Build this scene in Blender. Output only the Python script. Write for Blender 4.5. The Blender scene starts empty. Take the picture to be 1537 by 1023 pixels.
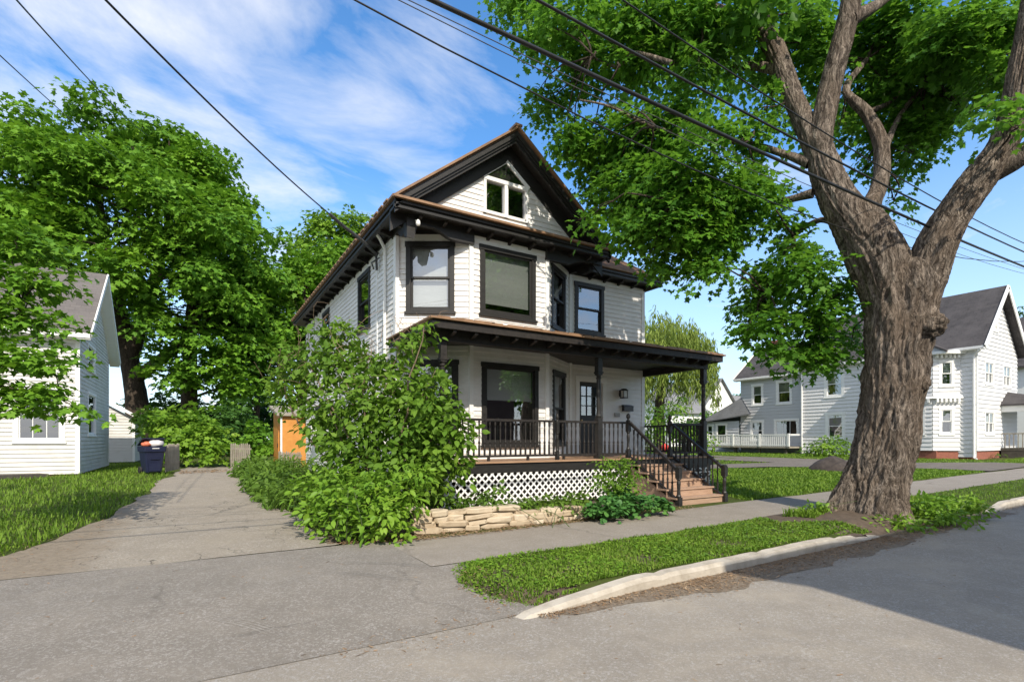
import bpy, math, random
import numpy as np
from mathutils import Vector, noise as mnoise

random.seed(7)
R = math.radians
SC = bpy.context.scene
COL = SC.collection

# ------------------------------------------------------------------ camera model
YAW = R(31.4); FPX = 776.0; CX = 768.5; HZ = 660.0; CZ = 1.46
CS, SN = math.cos(YAW), math.sin(YAW)

def W(r, f, z=0.0):
    return Vector((CS*r + SN*f, -SN*r + CS*f, z))
def P(px, py, f):
    return W((px-CX)/FPX*f, f, CZ + (HZ-py)/FPX*f)
def PY(px, py, Y):
    q = (px-CX)/FPX
    return P(px, py, Y/(CS - SN*q))

# ------------------------------------------------------------------ ground heights
def sp(t):
    return t if t > 8 else (math.log1p(math.exp(t*1.2))/1.2 if t > -20 else 0.0)
def base(x):
    return -0.06 + 0.0125*min(sp(x-5), 55)
def yard(y):
    t = min(max(y-7.6, 0.0), 14.0)
    return 0.0105*t
def g(x, y):
    return base(x) + yard(y)
def street_z(x, y):
    return base(x) - 0.115 + 0.012*min(max(4.1-y, 0), 4.0)
def apron_z(x, y):
    t = min(max((y-4.1)/1.7, 0), 1)
    return street_z(x, 4.1)*(1-t) + base(x)*t

# ------------------------------------------------------------------ materials
MATS = {}
def newmat(name):
    m = bpy.data.materials.new(name); m.use_nodes = True
    nt = m.node_tree; nt.nodes.clear()
    MATS[name] = m
    return m, nt
def N(nt, typ, **kw):
    n = nt.nodes.new(typ)
    for k, v in kw.items(): setattr(n, k, v)
    return n
def setin(n, **kw):
    for k, v in kw.items(): n.inputs[k.replace('_', ' ')].default_value = v
def c4(c): return (c[0], c[1], c[2], 1.0)
def ramp(nt, stops):
    n = N(nt, 'ShaderNodeValToRGB')
    e = n.color_ramp.elements
    while len(e) < len(stops): e.new(0.5)
    for i, (p, c) in enumerate(stops):
        e[i].position = p; e[i].color = c4(c)
    return n
def mixc(nt, fac, a, b, mode='MIX'):
    n = N(nt, 'ShaderNodeMix'); n.data_type = 'RGBA'; n.blend_type = mode
    for sock, v in ((n.inputs[0], fac), (n.inputs[6], a), (n.inputs[7], b)):
        if hasattr(v, 'links') or hasattr(v, 'is_linked'): nt.links.new(v, sock)
        elif isinstance(v, (int, float)): sock.default_value = v
        else: sock.default_value = c4(v)
    return n.outputs[2]
def noise(nt, vec, scale, detail=4, rough=0.6, dist=0.0):
    n = N(nt, 'ShaderNodeTexNoise'); setin(n, Scale=scale, Detail=detail, Roughness=rough, Distortion=dist)
    nt.links.new(vec, n.inputs['Vector']); return n.outputs['Fac']
def mapr(nt, v, a, b, c=0.0, d=1.0):
    n = N(nt, 'ShaderNodeMapRange'); n.inputs[1].default_value = a; n.inputs[2].default_value = b
    n.inputs[3].default_value = c; n.inputs[4].default_value = d
    nt.links.new(v, n.inputs[0]); return n.outputs[0]
def mth(nt, op, a, b=None):
    n = N(nt, 'ShaderNodeMath'); n.operation = op
    for i, v in enumerate((a, b)):
        if v is None: continue
        if isinstance(v, (int, float)): n.inputs[i].default_value = v
        else: nt.links.new(v, n.inputs[i])
    return n.outputs[0]
def coords(nt, scale=(1, 1, 1)):
    t = N(nt, 'ShaderNodeTexCoord')
    if scale == (1, 1, 1): return t.outputs['Object']
    mp = N(nt, 'ShaderNodeMapping'); mp.inputs['Scale'].default_value = scale
    nt.links.new(t.outputs['Object'], mp.inputs['Vector']); return mp.outputs[0]
def finish(nt, color, rough=0.7, height=None, bstr=0.3, bdist=0.02, spec=0.4, metallic=0.0):
    b = N(nt, 'ShaderNodeBsdfPrincipled'); o = N(nt, 'ShaderNodeOutputMaterial')
    if hasattr(color, 'links'): nt.links.new(color, b.inputs['Base Color'])
    else: b.inputs['Base Color'].default_value = c4(color)
    if hasattr(rough, 'links'): nt.links.new(rough, b.inputs['Roughness'])
    else: b.inputs['Roughness'].default_value = rough
    b.inputs['Specular IOR Level'].default_value = spec
    b.inputs['Metallic'].default_value = metallic
    if height is not None:
        bp = N(nt, 'ShaderNodeBump'); setin(bp, Strength=bstr, Distance=bdist)
        nt.links.new(height, bp.inputs['Height']); nt.links.new(bp.outputs[0], b.inputs['Normal'])
    nt.links.new(b.outputs[0], o.inputs[0])
    return b
def simple(name, c1, c2=None, scale=6.0, rough=0.7, bump=0.0, bscale=60, stretch=(1, 1, 1), spec=0.4, metallic=0.0, lo=0.35, hi=0.65):
    m, nt = newmat(name)
    v = coords(nt, stretch)
    col = c1
    if c2 is not None:
        col = mixc(nt, mapr(nt, noise(nt, v, scale, 6, 0.65), lo, hi), c1, c2)
    h = noise(nt, v, bscale, 5, 0.6) if bump else None
    finish(nt, col, rough, h, bump, 0.02, spec, metallic)
    return m

def mat_paint_white(name, c, dirt, amount=0.35):
    m, nt = newmat(name)
    v = coords(nt); vs = coords(nt, (2.0, 2.0, 14.0))
    n1 = mapr(nt, noise(nt, v, 1.6, 6, 0.7), 0.48, 0.75, 0, amount)
    n2 = mapr(nt, noise(nt, vs, 2.0, 4, 0.6), 0.5, 0.8, 0, amount)
    col = mixc(nt, n1, c, dirt)
    col = mixc(nt, n2, col, tuple(0.8*a for a in c))
    finish(nt, col, 0.55, noise(nt, vs, 12, 4, 0.6), 0.12, 0.01)
    return m
mat_paint_white('siding_white', (0.79, 0.775, 0.75), (0.54, 0.51, 0.46), 0.55)
mat_paint_white('siding_gray', (0.52, 0.53, 0.545), (0.44, 0.45, 0.46), 0.3)
mat_paint_white('siding_pale', (0.70, 0.70, 0.70), (0.56, 0.56, 0.56), 0.3)
mat_paint_white('siding_old', (0.62, 0.61, 0.58), (0.38, 0.36, 0.30), 0.55)
mat_paint_white('trim_white', (0.82, 0.82, 0.80), (0.66, 0.64, 0.60), 0.25)
simple('paint_black', (0.012, 0.011, 0.010), (0.022, 0.020, 0.018), 5, 0.5, 0.15, 30, (1, 1, 5), spec=0.5)
simple('paint_black_worn', (0.012, 0.010, 0.0095), (0.027, 0.022, 0.019), 4, 0.6, 0.2, 30, (3, 3, 3))
simple('copper_edge', (0.31, 0.185, 0.105), (0.19, 0.11, 0.062), 3, 0.5, 0.1, 20, (1, 1, 1))
simple('deck_wood', (0.42, 0.27, 0.17), (0.32, 0.19, 0.115), 3, 0.6, 0.2, 30, (1, 12, 12))
simple('step_wood', (0.43, 0.295, 0.21), (0.34, 0.22, 0.15), 3, 0.6, 0.2, 30, (1, 10, 10))
simple('room_dark', (0.03, 0.028, 0.026), (0.06, 0.055, 0.05), 2, 0.9)
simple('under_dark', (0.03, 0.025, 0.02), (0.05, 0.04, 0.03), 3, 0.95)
simple('blind_white', (0.78, 0.78, 0.76), (0.68, 0.68, 0.67), 1.2, 0.8, 0.4, 25, (0.2, 0.2, 1.6))
simple('blind_grey', (0.39, 0.40, 0.39), (0.30, 0.32, 0.31), 1.0, 0.8, 0.4, 25, (0.2, 0.2, 1.6))
simple('sash_grey', (0.30, 0.30, 0.30), (0.25, 0.25, 0.25), 4, 0.5)
simple('metal_dark', (0.03, 0.03, 0.032), (0.05, 0.05, 0.05), 8, 0.35, metallic=0.4)
simple('brass', (0.55, 0.42, 0.2), (0.4, 0.3, 0.15), 8, 0.3, metallic=1.0)
simple('lantern_glass', (0.6, 0.6, 0.56), (0.5, 0.5, 0.48), 8, 0.2)
simple('bin_blue', (0.010, 0.014, 0.042), (0.016, 0.02, 0.05), 6, 0.4)
simple('bag_white', (0.72, 0.70, 0.70), (0.55, 0.53, 0.54), 6, 0.4, 0.5, 14)
simple('bag_red', (0.5, 0.12, 0.07), (0.6, 0.2, 0.1), 6, 0.5)
simple('rubber', (0.02, 0.02, 0.02), (0.03, 0.03, 0.03), 6, 0.8)
simple('picket_wood', (0.36, 0.33, 0.27), (0.24, 0.21, 0.17), 5, 0.85, 0.3, 40, (4, 4, 0.6))
simple('orange_paint', (0.62, 0.28, 0.065), (0.54, 0.23, 0.05), 3, 0.6, 0.15, 30)
simple('brick', (0.32, 0.12, 0.08), (0.24, 0.09, 0.065), 9, 0.85, 0.4, 40)
simple('cable_black', (0.012, 0.012, 0.013), (0.02, 0.02, 0.02), 5, 0.5)
simple('cable_grey', (0.05, 0.05, 0.055), (0.08, 0.08, 0.08), 5, 0.5)
simple('street_brick', (0.11, 0.06, 0.045), (0.08, 0.045, 0.035), 9, 0.85)
simple('soil', (0.075, 0.055, 0.04), (0.12, 0.09, 0.065), 9, 0.95, 0.8, 50)
simple('soil_dark', (0.04, 0.032, 0.028), (0.075, 0.06, 0.05), 7, 0.95, 0.9, 20)
simple('granite', (0.49, 0.445, 0.375), (0.30, 0.26, 0.205), 3.0, 0.85, 0.6, 60, lo=0.42, hi=0.72)
simple('gutter', (0.15, 0.115, 0.08), (0.24, 0.195, 0.145), 14, 0.95, 0.9, 60)
simple('scuff', (0.34, 0.32, 0.29), (0.24, 0.22, 0.19), 20, 0.9, lo=0.4, hi=0.6)
simple('plaque', (0.35, 0.34, 0.32), (0.28, 0.27, 0.25), 10, 0.5)
simple('ramp_wood', (0.11, 0.10, 0.085), (0.07, 0.06, 0.05), 5, 0.9, 0.3, 30)
simple('twig', (0.17, 0.125, 0.085), (0.11, 0.08, 0.055), 12, 0.9, 0.4, 60)
simple('dry_twig', (0.30, 0.22, 0.15), (0.22, 0.15, 0.10), 12, 0.9)
simple('stem_green', (0.10, 0.14, 0.05), (0.07, 0.10, 0.035), 12, 0.8)
simple('flower_red', (0.55, 0.03, 0.03), (0.6, 0.08, 0.05), 12, 0.6)
simple('toy_teal', (0.05, 0.25, 0.30), (0.04, 0.22, 0.26), 3, 0.5)
simple('terracotta', (0.48, 0.20, 0.11), (0.4, 0.16, 0.09), 8, 0.8)

def mat_shingle(name, c1, c2, sx=3.2, sy=7.5, along='Y'):
    m, nt = newmat(name)
    t = N(nt, 'ShaderNodeTexCoord'); sep = N(nt, 'ShaderNodeSeparateXYZ'); nt.links.new(t.outputs['Object'], sep.inputs[0])
    cb = N(nt, 'ShaderNodeCombineXYZ')
    nt.links.new(mth(nt, 'ADD', sep.outputs['X'], sep.outputs['Y']) if along == 'XY' else sep.outputs['Y' if along == 'Y' else 'X'], cb.inputs[0])
    nt.links.new(sep.outputs['Z'], cb.inputs[1])
    br = N(nt, 'ShaderNodeTexBrick')
    setin(br, Scale=1.0, Mortar_Size=0.008, Brick_Width=1/sx, Row_Height=1/sy)
    br.inputs['Color1'].default_value = c4(c1); br.inputs['Color2'].default_value = c4(c2)
    br.inputs['Mortar'].default_value = c4(tuple(0.55*a for a in c1))
    nt.links.new(cb.outputs[0], br.inputs['Vector'])
    v = t.outputs['Object']
    col = mixc(nt, mapr(nt, noise(nt, v, 0.9, 6, 0.7), 0.35, 0.7), br.outputs['Color'], tuple(1.35*a for a in c2))
    h = mth(nt, 'ADD', mth(nt, 'MULTIPLY', br.outputs['Fac'], -0.6), noise(nt, v, 60, 3, 0.6))
    finish(nt, col, 0.9, h, 0.5, 0.02, 0.2)
mat_shingle('shingle_brown', (0.20, 0.12, 0.075), (0.15, 0.085, 0.05), 3.5, 8, 'XY')
mat_shingle('shingle_dark', (0.052, 0.049, 0.052), (0.075, 0.070, 0.071), 3.0, 7, 'Y')
mat_shingle('shingle_old', (0.16, 0.145, 0.135), (0.115, 0.105, 0.10), 3.0, 7, 'X')
mat_shingle('shingle_grey', (0.22, 0.22, 0.22), (0.17, 0.17, 0.175), 3.0, 7, 'XY')

def mat_glass():
    m, nt = newmat('window_glass')
    lw = N(nt, 'ShaderNodeLayerWeight'); lw.inputs['Blend'].default_value = 0.25
    fac = mapr(nt, lw.outputs['Fresnel'], 0.0, 1.0, 0.26, 1.0)
    tr = N(nt, 'ShaderNodeBsdfTransparent'); tr.inputs[0].default_value = (0.80, 0.83, 0.82, 1)
    gl = N(nt, 'ShaderNodeBsdfGlossy'); gl.inputs['Roughness'].default_value = 0.015
    gl.inputs['Color'].default_value = (0.95, 0.97, 1.0, 1)
    v = coords(nt); bp = N(nt, 'ShaderNodeBump'); setin(bp, Strength=0.05, Distance=0.02)
    nt.links.new(noise(nt, v, 1.6, 2, 0.5), bp.inputs['Height']); nt.links.new(bp.outputs[0], gl.inputs['Normal'])
    mx = N(nt, 'ShaderNodeMixShader'); o = N(nt, 'ShaderNodeOutputMaterial')
    nt.links.new(fac, mx.inputs[0]); nt.links.new(tr.outputs[0], mx.inputs[1]); nt.links.new(gl.outputs[0], mx.inputs[2])
    nt.links.new(mx.outputs[0], o.inputs[0])
mat_glass()

def mat_asphalt(name, ca, cb, speck, crack=0.0, crack_scale=0.8, patch=None, dust=None, edge=None):
    m, nt = newmat(name)
    v = coords(nt)
    big = mapr(nt, noise(nt, v, 0.45, 6, 0.65), 0.35, 0.68)
    col = mixc(nt, big, ca, cb)
    vo = N(nt, 'ShaderNodeTexVoronoi'); setin(vo, Scale=58.0); nt.links.new(v, vo.inputs['Vector'])
    sx = N(nt, 'ShaderNodeSeparateColor'); nt.links.new(vo.outputs['Color'], sx.inputs[0])
    col = mixc(nt, mapr(nt, sx.outputs[0], 0.55, 1.0, 0, 0.75), col, speck)
    col = mixc(nt, mapr(nt, noise(nt, v, 110, 3, 0.7), 0.38, 0.6, 0.5, 0), col, tuple(0.45*a for a in ca))
    mid = mapr(nt, noise(nt, v, 2.2, 8, 0.75), 0.42, 0.72, 0, 0.6)
    col = mixc(nt, mid, col, tuple(0.72*a for a in ca))
    if dust is not None:
        col = mixc(nt, mapr(nt, noise(nt, v, 0.9, 5, 0.7, 0.6), 0.5, 0.72, 0, 0.55), col, dust)
    h = mth(nt, 'ADD', noise(nt, v, 130, 4, 0.7), sx.outputs[1])
    if edge:
        sp_x = N(nt, 'ShaderNodeSeparateXYZ'); nt.links.new(v, sp_x.inputs[0])
        e_ = mth(nt, 'ADD', sp_x.outputs['X'], mth(nt, 'MULTIPLY', noise(nt, v, 1.6, 6, 0.7), 1.3))
        fe = mapr(nt, e_, edge[0], edge[1], 1, 0)
        dc = mixc(nt, mapr(nt, noise(nt, v, 14, 5, 0.75), 0.35, 0.65), (0.19, 0.155, 0.115), (0.29, 0.24, 0.18))
        col = mixc(nt, mth(nt, 'MULTIPLY', fe, 0.85), col, dc); h = mth(nt, 'ADD', h, mth(nt, 'MULTIPLY', mth(nt, 'MULTIPLY', noise(nt, v, 45, 5, 0.7), 2.5), fe))
    if crack:
        wv = N(nt, 'ShaderNodeVectorMath'); wv.operation = 'ADD'
        nz = N(nt, 'ShaderNodeTexNoise'); setin(nz, Scale=2.5, Detail=5.0); nt.links.new(v, nz.inputs['Vector'])
        sc = N(nt, 'ShaderNodeVectorMath'); sc.operation = 'SCALE'; sc.inputs['Scale'].default_value = 0.5
        nt.links.new(nz.outputs['Color'], sc.inputs[0]); nt.links.new(v, wv.inputs[0]); nt.links.new(sc.outputs[0], wv.inputs[1])
        ve = N(nt, 'ShaderNodeTexVoronoi'); ve.feature = 'DISTANCE_TO_EDGE'; setin(ve, Scale=crack_scale); nt.links.new(wv.outputs[0], ve.inputs['Vector'])
        line = mapr(nt, ve.outputs['Distance'], 0.003, 0.012, 1, 0)
        msk = mapr(nt, noise(nt, v, 0.6, 3, 0.5), 0.45, 0.6, 0, crack)
        cm = mth(nt, 'MULTIPLY', line, msk)
        col = mixc(nt, cm, col, (0.02, 0.018, 0.015))
        h = mth(nt, 'SUBTRACT', h, mth(nt, 'MULTIPLY', cm, 2.0))
    finish(nt, col, 0.88, h, 0.55, 0.012, 0.25)
mat_asphalt('asphalt_street', (0.315, 0.28, 0.235), (0.37, 0.33, 0.275), (0.46, 0.44, 0.41), 0.0, dust=(0.40, 0.35, 0.28))
mat_asphalt('asphalt_apron', (0.235, 0.211, 0.181), (0.28, 0.251, 0.215), (0.42, 0.40, 0.37), 0.22, 0.35, dust=(0.285, 0.255, 0.215))
mat_asphalt('asphalt_walk', (0.295, 0.258, 0.213), (0.335, 0.295, 0.246), (0.40, 0.38, 0.35), 0.25, 0.3)
mat_asphalt('asphalt_drive', (0.30, 0.262, 0.212), (0.35, 0.306, 0.248), (0.50, 0.47, 0.42), 0.75, 1.5, dust=(0.31, 0.27, 0.21), edge=(-0.75, -0.25))
mat_asphalt('gravel', (0.15, 0.13, 0.11), (0.20, 0.175, 0.15), (0.33, 0.30, 0.26))

def mat_ground():
    m, nt = newmat('earth_grass')
    v = coords(nt)
    a = mapr(nt, noise(nt, v, 1.3, 8, 0.7), 0.38, 0.62)
    b = mapr(nt, noise(nt, v, 22, 6, 0.75), 0.35, 0.65)
    col = mixc(nt, a, (0.060, 0.105, 0.018), (0.095, 0.14, 0.028))
    col = mixc(nt, mth(nt, 'MULTIPLY', b, 0.6), col, (0.10, 0.085, 0.04))
    finish(nt, col, 0.95, noise(nt, v, 40, 6, 0.75), 0.9, 0.06, 0.1)
mat_ground()

def mat_leaf(name, cols, trans=0.4, tcol=(0.18, 0.30, 0.03), rough=0.5, nscale=0.8):
    m, nt = newmat(name)
    at = N(nt, 'ShaderNodeAttribute'); at.attribute_name = 'rnd'
    v = coords(nt)
    f = mth(nt, 'ADD', mth(nt, 'MULTIPLY', at.outputs['Fac'], 0.62), mth(nt, 'MULTIPLY', mapr(nt, noise(nt, v, nscale, 3, 0.5), 0.3, 0.7), 0.38))
    n = len(cols)
    rp = ramp(nt, [(i/(n-1), c) for i, c in enumerate(cols)])
    nt.links.new(f, rp.inputs[0])
    b = N(nt, 'ShaderNodeBsdfPrincipled'); nt.links.new(rp.outputs[0], b.inputs['Base Color'])
    b.inputs['Roughness'].default_value = rough; b.inputs['Specular IOR Level'].default_value = 0.22
    t = N(nt, 'ShaderNodeBsdfTranslucent')
    nt.links.new(mixc(nt, 0.5, rp.outputs[0], tcol), t.inputs['Color'])
    mx = N(nt, 'ShaderNodeMixShader'); mx.inputs[0].default_value = trans
    o = N(nt, 'ShaderNodeOutputMaterial')
    nt.links.new(b.outputs[0], mx.inputs[1]); nt.links.new(t.outputs[0], mx.inputs[2]); nt.links.new(mx.outputs[0], o.inputs[0])
mat_leaf('leaf_maple', [(0.036, 0.110, 0.012), (0.073, 0.198, 0.022), (0.121, 0.294, 0.029), (0.223, 0.406, 0.041)], 0.5, (0.2, 0.40, 0.03))
mat_leaf('leaf_far_maple', [(0.055, 0.151, 0.014), (0.107, 0.248, 0.023), (0.162, 0.332, 0.027), (0.239, 0.426, 0.037)], 0.35, (0.18, 0.34, 0.02), 0.6, 0.25)
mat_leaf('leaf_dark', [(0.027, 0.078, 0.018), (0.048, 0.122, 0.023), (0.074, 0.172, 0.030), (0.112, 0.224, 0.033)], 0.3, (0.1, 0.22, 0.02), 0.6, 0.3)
mat_leaf('leaf_shrub', [(0.062, 0.140, 0.014), (0.100, 0.205, 0.020), (0.150, 0.270, 0.028), (0.215, 0.340, 0.042)], 0.35, (0.2, 0.36, 0.03), 0.6, 0.9)
mat_leaf('leaf_bright', [(0.096, 0.206, 0.019), (0.138, 0.275, 0.025), (0.206, 0.357, 0.035), (0.275, 0.413, 0.049)], 0.35, (0.2, 0.36, 0.03), 0.45, 1.5)
mat_leaf('leaf_fern', [(0.066, 0.144, 0.022), (0.102, 0.198, 0.026), (0.144, 0.252, 0.036), (0.204, 0.300, 0.048)], 0.35, (0.18, 0.3, 0.03), 0.5, 0.9)
mat_leaf('leaf_round', [(0.043, 0.130, 0.031), (0.065, 0.180, 0.043), (0.094, 0.230, 0.050), (0.144, 0.288, 0.058)], 0.25, (0.1, 0.26, 0.04), 0.5, 2)
mat_leaf('leaf_willow', [(0.132, 0.198, 0.036), (0.180, 0.258, 0.048), (0.240, 0.318, 0.060), (0.300, 0.372, 0.084)], 0.35, (0.28, 0.36, 0.06), 0.55, 0.5)
mat_leaf('leaf_dry', [(0.10, 0.075, 0.04), (0.16, 0.12, 0.06), (0.20, 0.17, 0.08), (0.22, 0.2, 0.1)], 0.3, (0.25, 0.2, 0.1), 0.7)
mat_leaf('grass_lawn', [(0.085, 0.175, 0.016), (0.138, 0.242, 0.024), (0.185, 0.300, 0.032), (0.31, 0.355, 0.085)], 0.35, (0.2, 0.36, 0.03), 0.55, 1.2)
mat_leaf('litter', [(0.160, 0.096, 0.052), (0.240, 0.152, 0.084), (0.320, 0.220, 0.132), (0.400, 0.304, 0.200)], 0.0, (0.2, 0.15, 0.1), 0.85)
mat_leaf('stone', [(0.34, 0.265, 0.18), (0.44, 0.355, 0.25), (0.50, 0.42, 0.31), (0.56, 0.485, 0.375)], 0.0, (0.4, 0.3, 0.2), 0.85, 9)

def mat_bark(name, c1, c2, c3, sx=9, sz=1.0, bstr=0.9):
    m, nt = newmat(name)
    v0 = coords(nt)
    # the bark's grain wanders: offset the coordinates with a slow noise before stretching them along the stem
    nz_ = N(nt, 'ShaderNodeTexNoise'); setin(nz_, Scale=2.2, Detail=4.0); nt.links.new(v0, nz_.inputs['Vector'])
    sc = N(nt, 'ShaderNodeVectorMath'); sc.operation = 'SCALE'; sc.inputs['Scale'].default_value = 0.30; nt.links.new(nz_.outputs['Color'], sc.inputs[0])
    ad = N(nt, 'ShaderNodeVectorMath'); ad.operation = 'ADD'; nt.links.new(v0, ad.inputs[0]); nt.links.new(sc.outputs[0], ad.inputs[1])
    def st(a, b):
        mp_ = N(nt, 'ShaderNodeMapping'); mp_.inputs['Scale'].default_value = (a, a, b); nt.links.new(ad.outputs[0], mp_.inputs[0]); return mp_.outputs[0]
    n1 = noise(nt, st(sx, sz), 1.0, 8, 0.72, 0.8)
    nf = noise(nt, st(sx*3.2, sz*2.4), 1.0, 5, 0.65, 0.6)
    n2 = noise(nt, v0, 1.4, 5, 0.6)
    col = mixc(nt, mapr(nt, n1, 0.40, 0.62), c1, c2)
    col = mixc(nt, mapr(nt, n2, 0.42, 0.66, 0, 0.7), col, c3)
    n4 = noise(nt, ad.outputs[0], 2.6, 5, 0.6, 0.5)
    col = mixc(nt, mth(nt, 'MULTIPLY', mapr(nt, n4, 0.54, 0.66, 0, 0.65), mapr(nt, n1, 0.40, 0.55)), col, tuple(min(1, 1.35*a) for a in c2))
    col = mixc(nt, mapr(nt, nf, 0.40, 0.56, 0.75, 0), col, tuple(0.45*a for a in c1))
    h = mth(nt, 'ADD', n1, mth(nt, 'MULTIPLY', nf, 0.7))
    finish(nt, col, 0.92, h, bstr, 0.07, 0.15)
mat_bark('bark_old', (0.066, 0.052, 0.042), (0.40, 0.335, 0.275), (0.23, 0.175, 0.13), 13, 1.6, 1.0)
mat_bark('bark_dark', (0.055, 0.044, 0.035), (0.12, 0.095, 0.072), (0.085, 0.065, 0.05), 8, 1.4, 0.8)

# ------------------------------------------------------------------ objects
WL = {}
def tag(o, label=None, cat=None, group=None, kind=None):
    if label: o['label'] = label
    if cat: o['category'] = cat
    if group: o['group'] = group
    if kind: o['kind'] = kind
    return o
def empty(name, loc, label, cat, group=None):
    o = bpy.data.objects.new(name, None); COL.objects.link(o)
    o.location = loc; WL[o] = Vector(loc); o.empty_display_size = 0.2
    return tag(o, label, cat, group)
def link(name, me, mat, parent=None, origin=None, smooth=False):
    """mesh given in world coordinates"""
    o = bpy.data.objects.new(name, me); COL.objects.link(o)
    if mat:
        for mm in (mat if isinstance(mat, (list, tuple)) else [mat]): me.materials.append(MATS[mm])
    pw = WL[parent] if parent is not None else Vector((0, 0, 0))
    org = Vector(origin) if origin is not None else pw
    if org.length > 0: me.transform(__import__('mathutils').Matrix.Translation(-org))
    o.location = org - pw
    if parent is not None: o.parent = parent
    WL[o] = org
    if smooth:
        me.polygons.foreach_set('use_smooth', [True]*len(me.polygons))
    return o
def inst(name, me, parent, loc, rz=0.0):
    o = bpy.data.objects.new(name, me); COL.objects.link(o)
    o.location = Vector(loc) - WL[parent]; o.rotation_euler = (0, 0, rz); o.parent = parent
    WL[o] = Vector(loc)
    return o

class MB:
    def __init__(s): s.v = []; s.f = []; s.m = []
    def poly(s, pts, mi=0):
        i = len(s.v); s.v += [tuple(p) for p in pts]; s.f.append(tuple(range(i, i+len(pts)))); s.m.append(mi)
    def hexa(s, b, t, mi=0):
        i = len(s.v); s.v += [tuple(p) for p in b] + [tuple(p) for p in t]; n = len(b)
        s.f.append(tuple(i+k for k in reversed(range(n)))); s.f.append(tuple(i+n+k for k in range(n))); s.m += [mi, mi]
        for k in range(n):
            l = (k+1) % n
            s.f.append((i+k, i+l, i+n+l, i+n+k)); s.m.append(mi)
    def box(s, x0, x1, y0, y1, z0, z1, mi=0):
        s.hexa([(x0, y0, z0), (x1, y0, z0), (x1, y1, z0), (x0, y1, z0)], [(x0, y0, z1), (x1, y0, z1), (x1, y1, z1), (x0, y1, z1)], mi)
    def fbox(s, F, s0, s1, a0, a1, z0, z1, mi=0):
        p = lambda S, A, Z: F.pt(S, A, Z)
        s.hexa([p(s0, a1, z0), p(s1, a1, z0), p(s1, a0, z0), p(s0, a0, z0)], [p(s0, a1, z1), p(s1, a1, z1), p(s1, a0, z1), p(s0, a0, z1)], mi)
    def slab(s, pts, th, mi=0):
        """polygon (top surface) with thickness downward"""
        t = [Vector(p) for p in pts]; b = [p - Vector((0, 0, th)) for p in t]
        s.hexa(b, t, mi)
    def bar(s, a, b, w, h, mi=0, up=(0, 0, 1)):
        a = Vector(a); b = Vector(b); d = (b-a).normalized(); u = Vector(up)
        x = d.cross(u).normalized(); y = x.cross(d).normalized()
        q = lambda c: [c - x*w/2 - y*h/2, c + x*w/2 - y*h/2, c + x*w/2 + y*h/2, c - x*w/2 + y*h/2]
        s.hexa(q(a), q(b), mi)
    def tube(s, pts, rad, n=8, mi=0, cap=True):
        pts = [Vector(p) for p in pts]
        if not isinstance(rad, (list, tuple)): rad = [rad]*len(pts)
        t = (pts[1]-pts[0]).normalized(); ref = Vector((1, 0, 0)) if abs(t.x) < 0.8 else Vector((0, 1, 0))
        u = (ref - t*ref.dot(t)).normalized()
        i0 = len(s.v)
        for k, p in enumerate(pts):
            t = (pts[min(k+1, len(pts)-1)] - pts[max(k-1, 0)]).normalized()
            u = (u - t*u.dot(t)).normalized(); w = t.cross(u)
            for j in range(n):
                a = 2*math.pi*j/n
                s.v.append(tuple(p + (u*math.cos(a) + w*math.sin(a))*rad[k]))
        for k in range(len(pts)-1):
            for j in range(n):
                l = (j+1) % n
                s.f.append((i0+k*n+j, i0+k*n+l, i0+(k+1)*n+l, i0+(k+1)*n+j)); s.m.append(mi)
        if cap:
            s.f.append(tuple(i0+j for j in reversed(range(n)))); s.m.append(mi)
            e = i0+(len(pts)-1)*n; s.f.append(tuple(e+j for j in range(n))); s.m.append(mi)
    def lathe(s, c, prof, n=10, mi=0):
        """prof: (radius, z) list, axis vertical at c"""
        i0 = len(s.v); m = len(prof)
        for r, z in prof:
            for j in range(n):
                a = 2*math.pi*j/n
                s.v.append((c[0]+r*math.cos(a), c[1]+r*math.sin(a), c[2]+z))
        for k in range(m-1):
            for j in range(n):
                l = (j+1) % n
                s.f.append((i0+k*n+j, i0+k*n+l, i0+(k+1)*n+l, i0+(k+1)*n+j)); s.m.append(mi)
        s.f.append(tuple(i0+j for j in reversed(range(n)))); s.f.append(tuple(i0+(m-1)*n+j for j in range(n))); s.m += [mi, mi]
    def mesh(s, name):
        me = bpy.data.meshes.new(name); me.from_pydata(s.v, [], s.f)
        if any(s.m): me.polygons.foreach_set('material_index', s.m)
        me.update(); return me
    def build(s, name, mat, parent=None, origin=None, smooth=False):
        return link(name, s.mesh(name), mat, parent, origin, smooth)

class Frame:
    """vertical wall plane: from p0 towards p1, outward to the right-hand side seen from above (front faces -Y when running +X)"""
    def __init__(s, p0, p1):
        s.o = Vector((p0[0], p0[1], 0)); d = Vector((p1[0]-p0[0], p1[1]-p0[1], 0)); s.L = d.length; s.d = d.normalized()
        s.n = Vector((s.d.y, -s.d.x, 0))
    def pt(s, S, A, Z): 
        v = s.o + s.d*S + s.n*A
        return Vector((v.x, v.y, Z))
    def s_of(s, x, y): return (Vector((x, y, 0)) - s.o).dot(s.d)

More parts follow.
